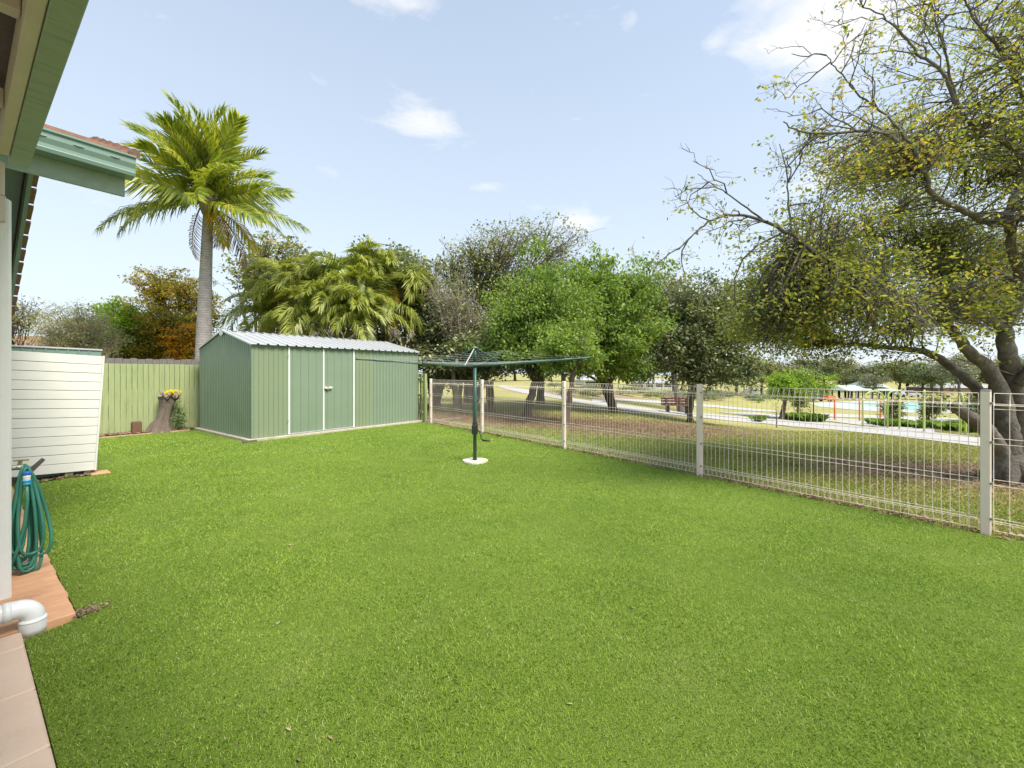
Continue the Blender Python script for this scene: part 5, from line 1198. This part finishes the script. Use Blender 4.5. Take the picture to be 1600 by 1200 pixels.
def tuft_mesh(seed, n=170, h=.55, sp=.2):
    rr = np.random.default_rng(seed); P = np.stack([rr.normal(0, sp * .45, n), rr.normal(0, sp * .45, n), np.zeros(n)], 1); az = rr.uniform(0, 2 * PI, n); H = h * rr.uniform(.55, 1.1, n); le = rr.uniform(.1, .75, n) * H
    w = np.stack([-np.sin(az), np.cos(az), np.zeros(n)], 1) * .011; mid = P + np.stack([np.cos(az) * le * .45, np.sin(az) * le * .45, H * .7], 1); tip = P + np.stack([np.cos(az) * le * 1.1, np.sin(az) * le * 1.1, H * .8], 1)
    return np.stack([P - w, P + w, mid + w * .8, tip, mid - w * .8], 1).reshape(-1, 3)
TUFT = blade_mat('tuft_blades', (.12, .24, .03), (.22, .38, .045), (.34, .5, .08), (.5, .46, .18), .4)
protos = []
tspots = [(1184, 659, .8), (1190, 657, .7), (1232, 655, .8), (1246, 657, 1), (1256, 658, 1), (1267, 659, 1.1), (1279, 659, 1.0), (1364, 663, .8), (1374, 665, .9), (1384, 667, .8), (1397, 667, .8), (1415, 667, .8), (1425, 668, .9), (1436, 670, .9), (1461, 670, 1.0), (1475, 671, 1.1), (1482, 673, 1.1), (1496, 673, 1.0), (1506, 674, 1), (1520, 676, 1), (1556, 676, 1.1), (1566, 678, 1), (1578, 679, 1.1), (1590, 680, 1.1), (1545, 676, 1), (1605, 682, 1.1), (1500, 669, 1.0), (1530, 671, 1.0), (1450, 667, .9), (1405, 664, .8)]
tl = thing('grass_tuft', 'strappy bright green grass tuft planted along the park path', 'grass tuft', G(1184, 659), 0, 'strappy grass tufts along the park paths')
raw_mesh('blades', tuft_mesh(1), 5, TUFT, tl)
for i, (px, py, sc) in enumerate(tspots):
    g = G(px, py); k_ = sc * g[1] / 20 * .8
    o = tl if i == 0 else dup(tl, g, i * 1.3); o.location = g; o.scale = (k_ * 1.3, k_ * 1.3, k_)
# low bed shrubs beyond the park path
def shrub_mesh(seed, n=900, r=.5):
    rr = np.random.default_rng(seed); d = unit(rr.normal(size=(n, 3))); d[:, 2] = np.abs(d[:, 2]); q = rr.integers(0, 7, n); c = np.stack([rr.normal(0, r * .4, 7), rr.normal(0, r * .4, 7), rr.uniform(.1, .3, 7)], 1)[q]
    return leaves(c + d * r * rr.uniform(.3, .75, n)[:, None] * np.array([1, 1, .8]), .09, rr, .5)
sh = []
for i, (mt, lab) in enumerate(((LF['olive'], 'low olive shrub in the mulched bed beyond the park path'), (LF['far'], 'low green shrub in the mulched bed beyond the park path'), (LF['grey'], 'low greyish shrub in the mulched bed beyond the park path'))):
    t_ = thing('bed_shrub', lab, 'shrub', G(900, 620), 0, ('low olive shrubs', 'low green shrubs', 'low greyish shrubs')[i] + ' in the mulched bed'); raw_mesh('foliage', shrub_mesh(50 + i), 4, mt, t_); sh.append(t_)
rs = random.Random(5); used_ = [0, 0, 0]
for k in range(44):
    px = rs.uniform(868, 1190); py = 606 + (px - 868) * .042 + rs.uniform(0, 11); i = rs.randrange(3); g = G(px, py); s_ = rs.uniform(.7, 1.25) * g[1] / 34
    o = sh[i] if used_[i] == 0 else dup(sh[i], g, rs.uniform(0, 6)); o.location = g; o.scale = (s_ * 1.3, s_ * 1.3, s_ * .85); used_[i] = 1

# timber park bench beside the dark olive tree
g = G(1058, 646.5); bench = thing('park_bench', 'red-brown timber slat park bench on dark legs beside the path', 'bench', g, math.radians(-6))
sc_ = g[1] / F_PX; bw = 46 * sc_
m = MB()
for i in range(3): m.bbox((-bw / 2, .20 + .03 * i, .46 + .135 * i), (bw / 2, .235 + .03 * i, .57 + .135 * i), .01)
m.build('backrest', M['benchwood'], bench)
m = MB()
for i in range(4): m.bbox((-bw / 2, -.30 + .125 * i, .43), (bw / 2, -.19 + .125 * i, .465), .008)
m.build('seat', M['benchwood'], bench)
for x in (-bw / 2 + .28, bw / 2 - .28):
    m = MB(); m.bbox((x - .05, -.24, 0), (x + .05, -.14, .43), .008); m.bbox((x - .05, .10, 0), (x + .05, .20, .43), .008); m.bbox((x - .05, .202, .38), (x + .05, .24, .80), .006); m.box((x - .06, -.28, -.01), (x + .06, .26, .03)); m.build('leg', M['benchmetal'], bench)

# exercise and playground equipment
def eq(name, label, px, py, grp=None, cat='play equipment'): g = G(px, py); return thing(name, label, cat, g, 0, grp), g
def arch(label, pxl, pxr, pyb, pyt, rpx, Zd=0):
    t_, g = eq('lime_arch', label, (pxl + pxr) / 2, pyb, 'lime green tube arches by the path'); k = g[1] / F_PX; w_ = (pxr - pxl) / 2 * k; H = (pyb - pyt) * k; r_a = min(w_, H * .4); m = MB()
    pts = [(-w_, 0, -.05), (-w_, 0, H - r_a)] + [(-w_ * math.cos(a_), 0, H - r_a + r_a * math.sin(a_)) for a_ in np.linspace(.2, PI - .2, 9)] + [(w_, 0, H - r_a), (w_, 0, -.05)]
    m.tube(pts, rpx * k, 8); m.build('tube', M['limepaint'], t_, True); return t_
arch('wide lime green tube arch left of the narrow one', 1348, 1383, 667, 611, 1.3)
arch('narrow lime green tube arch seen nearly edge-on', 1387, 1406, 669, 611, 1.2)
def post(label, px, pyb, pyt, wpx, mt='limepaint', lean=0, curve_=0, nm='lime_post'):
    t_, g = eq(nm, label, px, pyb, None, 'post'); k = g[1] / F_PX; H = (pyb - pyt) * k; m = MB()
    pts = [(0, 0, -.05)] + [(curve_ * k * max(0, (t - .35) / .65) ** 1.6 * -1, 0, H * t) for t in np.linspace(.1, 1, 8)]
    m.tube(pts, [wpx * k * (1 - .25 * (i / 8) * (curve_ != 0)) for i in range(9)], 8); m.build('tube', M[mt], t_, True)
    m = MB(); m.lathe([(wpx * k * 2, 0), (wpx * k * 2, .03)], (0, 0, 0), 10); m.build('base_plate', M['galv'], t_); return t_
post('slim lime green post just right of the narrow arch', 1405, 671, 624, .9)
post('tall straight lime green post standing at the path edge', 1444, 675, 609, 1.5)
post('slim pale lime post near the curved lime post', 1501, 678, 634, 1.0)
post('tall lime green post curving to the left at its top', 1509, 680, 614, 1.6, curve_=7)
post('lime green curved post seen through the fork of the big tree', 1577, 690, 618, 1.6, curve_=8)
t_, g = eq('pull_up_bar', 'orange exercise frame with a broad orange canopy board on one post', 1304, 656); k = g[1] / F_PX; m = MB(); m.tube([(0, 0, -.05), (0, 0, 32 * k)], 1.0 * k, 8); m.build('post', M['orange'], t_, True)
m = MB(); m.bbox((-19 * k, -.3, 31 * k), (1.2 * k, .3, 35 * k), .02); m.bbox((-15 * k, -.25, 35.2 * k), (-6 * k, .25, 37.5 * k), .02); m.build('board', M['orange'], t_)
m = MB(); m.tube([(-17 * k, .9, 0), (-17 * k, .9, 31 * k)], .8 * k, 8); m.build('rear_post', M['darkpost'], t_)
post('short orange post alone on the grass left of the wide lime arch', 1343, 658, 625, 1.0, 'orange', nm='orange_post')
post('left one of a close pair of orange posts inside the wide lime arch', 1371, 655, 626, .8, 'orange', nm='orange_post')
post('right one of a close pair of orange posts inside the wide lime arch', 1375.5, 655, 625, .8, 'orange', nm='orange_post')

# pavilion
g = G(1352, 623.5); Zp = g[1]; k = Zp / F_PX
pv = thing('pavilion', 'open park pavilion with pale green stepped metal roof on dark posts', 'pavilion', g, 0)
def hip(m_, x0, x1, y0, y1, z0, z1, rx0, rx1):
    ym = (y0 + y1) / 2; m_.add([(x0, y0, z0), (x1, y0, z0), (x1, y1, z0), (x0, y1, z0), (rx0, ym, z1), (rx1, ym, z1)], [(0, 1, 5, 4), (1, 2, 5), (2, 3, 4, 5), (3, 0, 4), (3, 2, 1, 0)])
    return m_
H0 = 14.0 * k
m = MB(); hip(m, -52 * k, 32 * k, -4, 5, H0, H0 + 7.5 * k, -45 * k, 20 * k); m.build('roof', M['pavroof'], pv)
m = MB(); hip(m, -14 * k, 22 * k, -2.4, 3.4, H0 + 5.2 * k, H0 + 13 * k, -8 * k, 20 * k); m.build('upper_roof', M['pavroof'], pv)
for x in (-48, -36, -26, -14, -4, 6, 17, 27):
    for y in (-3.4, 4.2): m = MB(); m.bbox((x * k - .16, y - .16, -.6), (x * k + .16, y + .16, H0 - .01), .02); m.build('post', M['darkpost'], pv)
# picnic shelter further left
g = G(1180, 612); k2 = g[1] / F_PX

# parked cars, far away
def car(label, px, py, mt, L_=4.4, rot=0, nm='parked_car'):
    g = G(px, py); c = thing(nm, label, 'car', g, rot, 'cars parked far across the park')
    m = MB(); prof = [(-L_ / 2, .35), (-L_ / 2, .78), (-L_ / 2 + .25, .92), (-L_ * .30, 1.0), (-L_ * .18, 1.42), (L_ * .16, 1.45), (L_ * .30, 1.0), (L_ / 2 - .3, .88), (L_ / 2, .70), (L_ / 2, .35)]
    n_ = len(prof)
    def sec(y, ins): return [(x, y * (ins if z > 1.1 else 1), z) for x, z in prof]
    vs = sec(-.88, .8) + sec(.88, .8); m.add(vs, [(i, i + 1, n_ + i + 1, n_ + i) for i in range(n_ - 1)] + [(n_ - 1, 0, n_, 2 * n_ - 1), tuple(range(n_ - 1, -1, -1)), tuple(range(n_, 2 * n_))]); m.build('body', mt, c)
    m = MB(); q = [(-L_ * .28, 1.02), (-L_ * .17, 1.36), (L_ * .15, 1.38), (L_ * .27, 1.02)]
    for s_ in (-1, 1): m.add([(x, s_ * (.885 if z < 1.1 else .725), z) for x, z in q], [(0, 1, 2, 3)])
    m.build('window', M['glass'], c)
    for x in (-L_ * .31, L_ * .31):
        for s_ in (-1, 1): m = MB(); m.tube([(x, s_ * .72, .32), (x, s_ * .90, .32)], .32, 12); m.build('wheel', M['rubber'], c)
    return c
car('dark car parked beyond the court, behind the orange frame', 1276, 627.5, M['cardark'], 4.6, .1)
car('pale blue-white car glimpsed beneath the lime green tree', 1176, 618, M['carwhite'], 4.6, .05)
car('white car parked right of the pavilion', 1418, 620.5, M['carwhite'], 4.7, -.1)
car('dark car parked directly beside the right end of the pavilion', 1397, 620, M['cardark'], 4.6, 0)

# black pool-style fence and white-roofed building far behind the bright tree
def far_fence(label, p0, p1, h):
    a_ = Vector(G(*p0)); b_ = Vector(G(*p1)); t_ = thing('far_fence', label, 'fence', tuple(a_)); d = b_ - a_; n_ = 26; m = MB()
    for z in (.12, h - .1): m.beam((0, 0, z), (d.x, d.y, d.z + z), .05, .05)
    m.build('rail', M['black'], t_)
    m = MB()
    for i in range(n_ + 1): q = d * (i / n_); m.beam(tuple(q), (q.x, q.y, q.z + h), .05, .05)
    m.build('picket', M['black'], t_)
far_fence('dark metal fence far behind the bright green tree', (890, 606), (1170, 612), 2.0)
def building(name, label, px, py, wpx, hpx, roofpx, wall, roof, depth=8, rot=0):
    g = G(px, py); k = g[1] / F_PX; b_ = thing(name, label, 'building', g, rot); w_ = wpx / 2 * k; h = hpx * k
    m = MB(); m.box((-w_, 0, -.5), (w_, depth, h)); m.build('wall', wall, b_)
    m = MB(); hip(m, -w_ - .5, w_ + .5, -.5, depth + .5, h + .003, h + roofpx * k, -w_ * .5, w_ * .5); m.build('roof', roof, b_)
    for x in (-.6, 0, .55): m = MB(); m.box((x * w_ - .6, -.04, h * .35), (x * w_ + .6, -.002, h * .78)); m.build('window', M['glass'], b_)
    return b_
building('far_building', 'low white-roofed building glimpsed between the trunks behind the bright tree', 935, 604, 44, 10, 8, M['stucco'], M['zinc'])
building('far_building', 'pale distant building glimpsed at the right of the bright tree trunk', 1030, 608, 50, 10, 7, M['stucco'], M['zinc'])
building('far_building', 'long pale roofed building far away behind the big tree trunk', 1520, 614, 110, 8, 7, M['brickwall'], M['zinc'], 10)
hs = hid(42, 24); hb2 = thing('neighbour_house', 'brown tiled roof of a neighbouring house above the small green locker', 'house', hs, .5)
m = MB(); m.box((-5.5, 0, 0), (2.2, 7, 2.25)); m.build('wall', M['brickwall'], hb2); m = MB(); hip(m, -6.2, 2.8, -.6, 7.6, 2.253, 3.75, -3, -.6); m.build('roof', M['tile'], hb2)
m = MB(); m.box((-2.5, -.04, 1.0), (-.8, -.002, 2.0)); m.build('window', M['glass'], hb2)

# distant trees across the park
protoF = []
def far_proto(seed, mt, bark_, w_=4.2, h_=7.5, n=60, per=120, ls=.34):
    rr = np.random.default_rng(seed); bl = [(rr.normal(0, w_ * .35), rr.normal(0, w_ * .3), h_ * rr.uniform(.5, .8), w_ * rr.uniform(.35, .55), w_ * .4, h_ * rr.uniform(.13, .22), 1) for _ in range(7)]
    return lambda name, lab, cat, base: tree(name, lab, cat, base, [(b_[0] + base[0], b_[1] + base[1], b_[2] + base[2], *b_[3:]) for b_ in bl], h_ * .3, .22, mt, bark_, seed, nclu=n, per=per, lsize=ls, crad=.85, shell=.45)
MK = [far_proto(201, LF['far'], M['bark']), far_proto(202, LF['far2'], M['bark'], 4.6, 7.8, 46, 110), far_proto(203, LF['olive'], M['barkdark'], 4.4, 8.2), far_proto(204, LF['far'], M['barkdark'], 5.2, 7.0, 66)]
built = [None] * 4
def far_tree(kind, px, pyb, h, label, Z=None, wide=1.0):
    if Z is None: g = G(px, pyb)
    else: x = (px - CX) / F_PX * Z; g = (x, Z, tz(x, Z))
    if built[kind] is None: built[kind] = MK[kind]('distant_tree', label, 'tree', g); o = built[kind]
    else: o = dup(built[kind], g, random.uniform(0, 6), label)
    o['group'] = 'distant trees across the park'; s_ = h / 8.0; o.scale = (s_ * wide, s_ * wide, s_)
FT = [(0, 1330, 6.5, 'rounded grey-green tree just left of the pavilion roof', 88, 1.0), (1, 1362, 5.2, 'small pale tree in front of the pavilion', 70, .8), (2, 1405, 10, 'dark rounded tree behind the right end of the pavilion', 112, 1.2), (3, 1440, 9.5, 'broad green tree right of the pavilion', 108, 1.1),
      (0, 1475, 8.5, 'mid green tree behind the tall lime post', 74, 1.1), (1, 1500, 8.0, 'pale tree behind the curved lime post', 62, 1.0), (2, 1545, 9, 'dark tree behind the tall cream fence post', 84, 1.2), (3, 1590, 9, 'broad green tree behind the big trunk', 78, 1.2),
      (0, 1640, 9, 'green tree at the far right edge', 72, 1.3), (2, 1290, 12.5, 'tall dark tree behind the lime green tree', 118, 1.2), (0, 1375, 11, 'tall tree in the treeline behind the pavilion middle', 135, 1.4), (1, 1320, 11.5, 'pale tree in the treeline left of the pavilion', 140, 1.4),
      (3, 1260, 10, 'spreading green tree in the treeline behind the lime tree', 115, 1.3), (1, 1225, 9, 'pale grey tree in the treeline left of the lime tree', 95, 1.2), (2, 1190, 9, 'dark tree in the treeline below the olive crown', 90, 1.1), (0, 1150, 8, 'green tree far behind the olive tree', 80, 1.2),
      (3, 1110, 8, 'broad green tree in the treeline behind the bench', 85, 1.3), (1, 1065, 8.5, 'pale tree in the treeline above the bench', 90, 1.2), (0, 1020, 8, 'green tree in the treeline right of the bright tree trunk', 85, 1.2), (2, 980, 8.5, 'dark tree in the treeline behind the bright tree trunk', 92, 1.2),
      (3, 935, 7.5, 'broad tree in the treeline left of the bright tree trunk', 80, 1.3), (1, 895, 8, 'pale tree in the treeline behind the slim twin trunks', 88, 1.2), (0, 850, 8, 'green tree in the treeline behind the dark leaning trunk', 85, 1.3), (2, 805, 8, 'dark tree in the treeline at the end of the path', 80, 1.2),
      (3, 760, 8, 'broad tree in the treeline above the clothes hoist', 75, 1.3), (1, 715, 8, 'pale tree in the treeline above the candelabra trunk', 80, 1.3), (0, 680, 8, 'green tree in the treeline by the picket fence', 70, 1.3),
      (3, 1420, 12, 'far tree closing the treeline right of the pavilion', 150, 1.8), (0, 1500, 11.5, 'far tree closing the treeline behind the court', 140, 1.8), (2, 1570, 12, 'far tree closing the treeline behind the big tree', 140, 1.8), (1, 1460, 11, 'far pale tree over the parked cars', 130, 1.5), (3, 1345, 11.5, 'far broad tree above the pavilion ridge', 155, 1.8)]
for kd, px, h, lab, Z, wd_ in FT: far_tree(kd, px, 0, h, lab, Z, wd_)
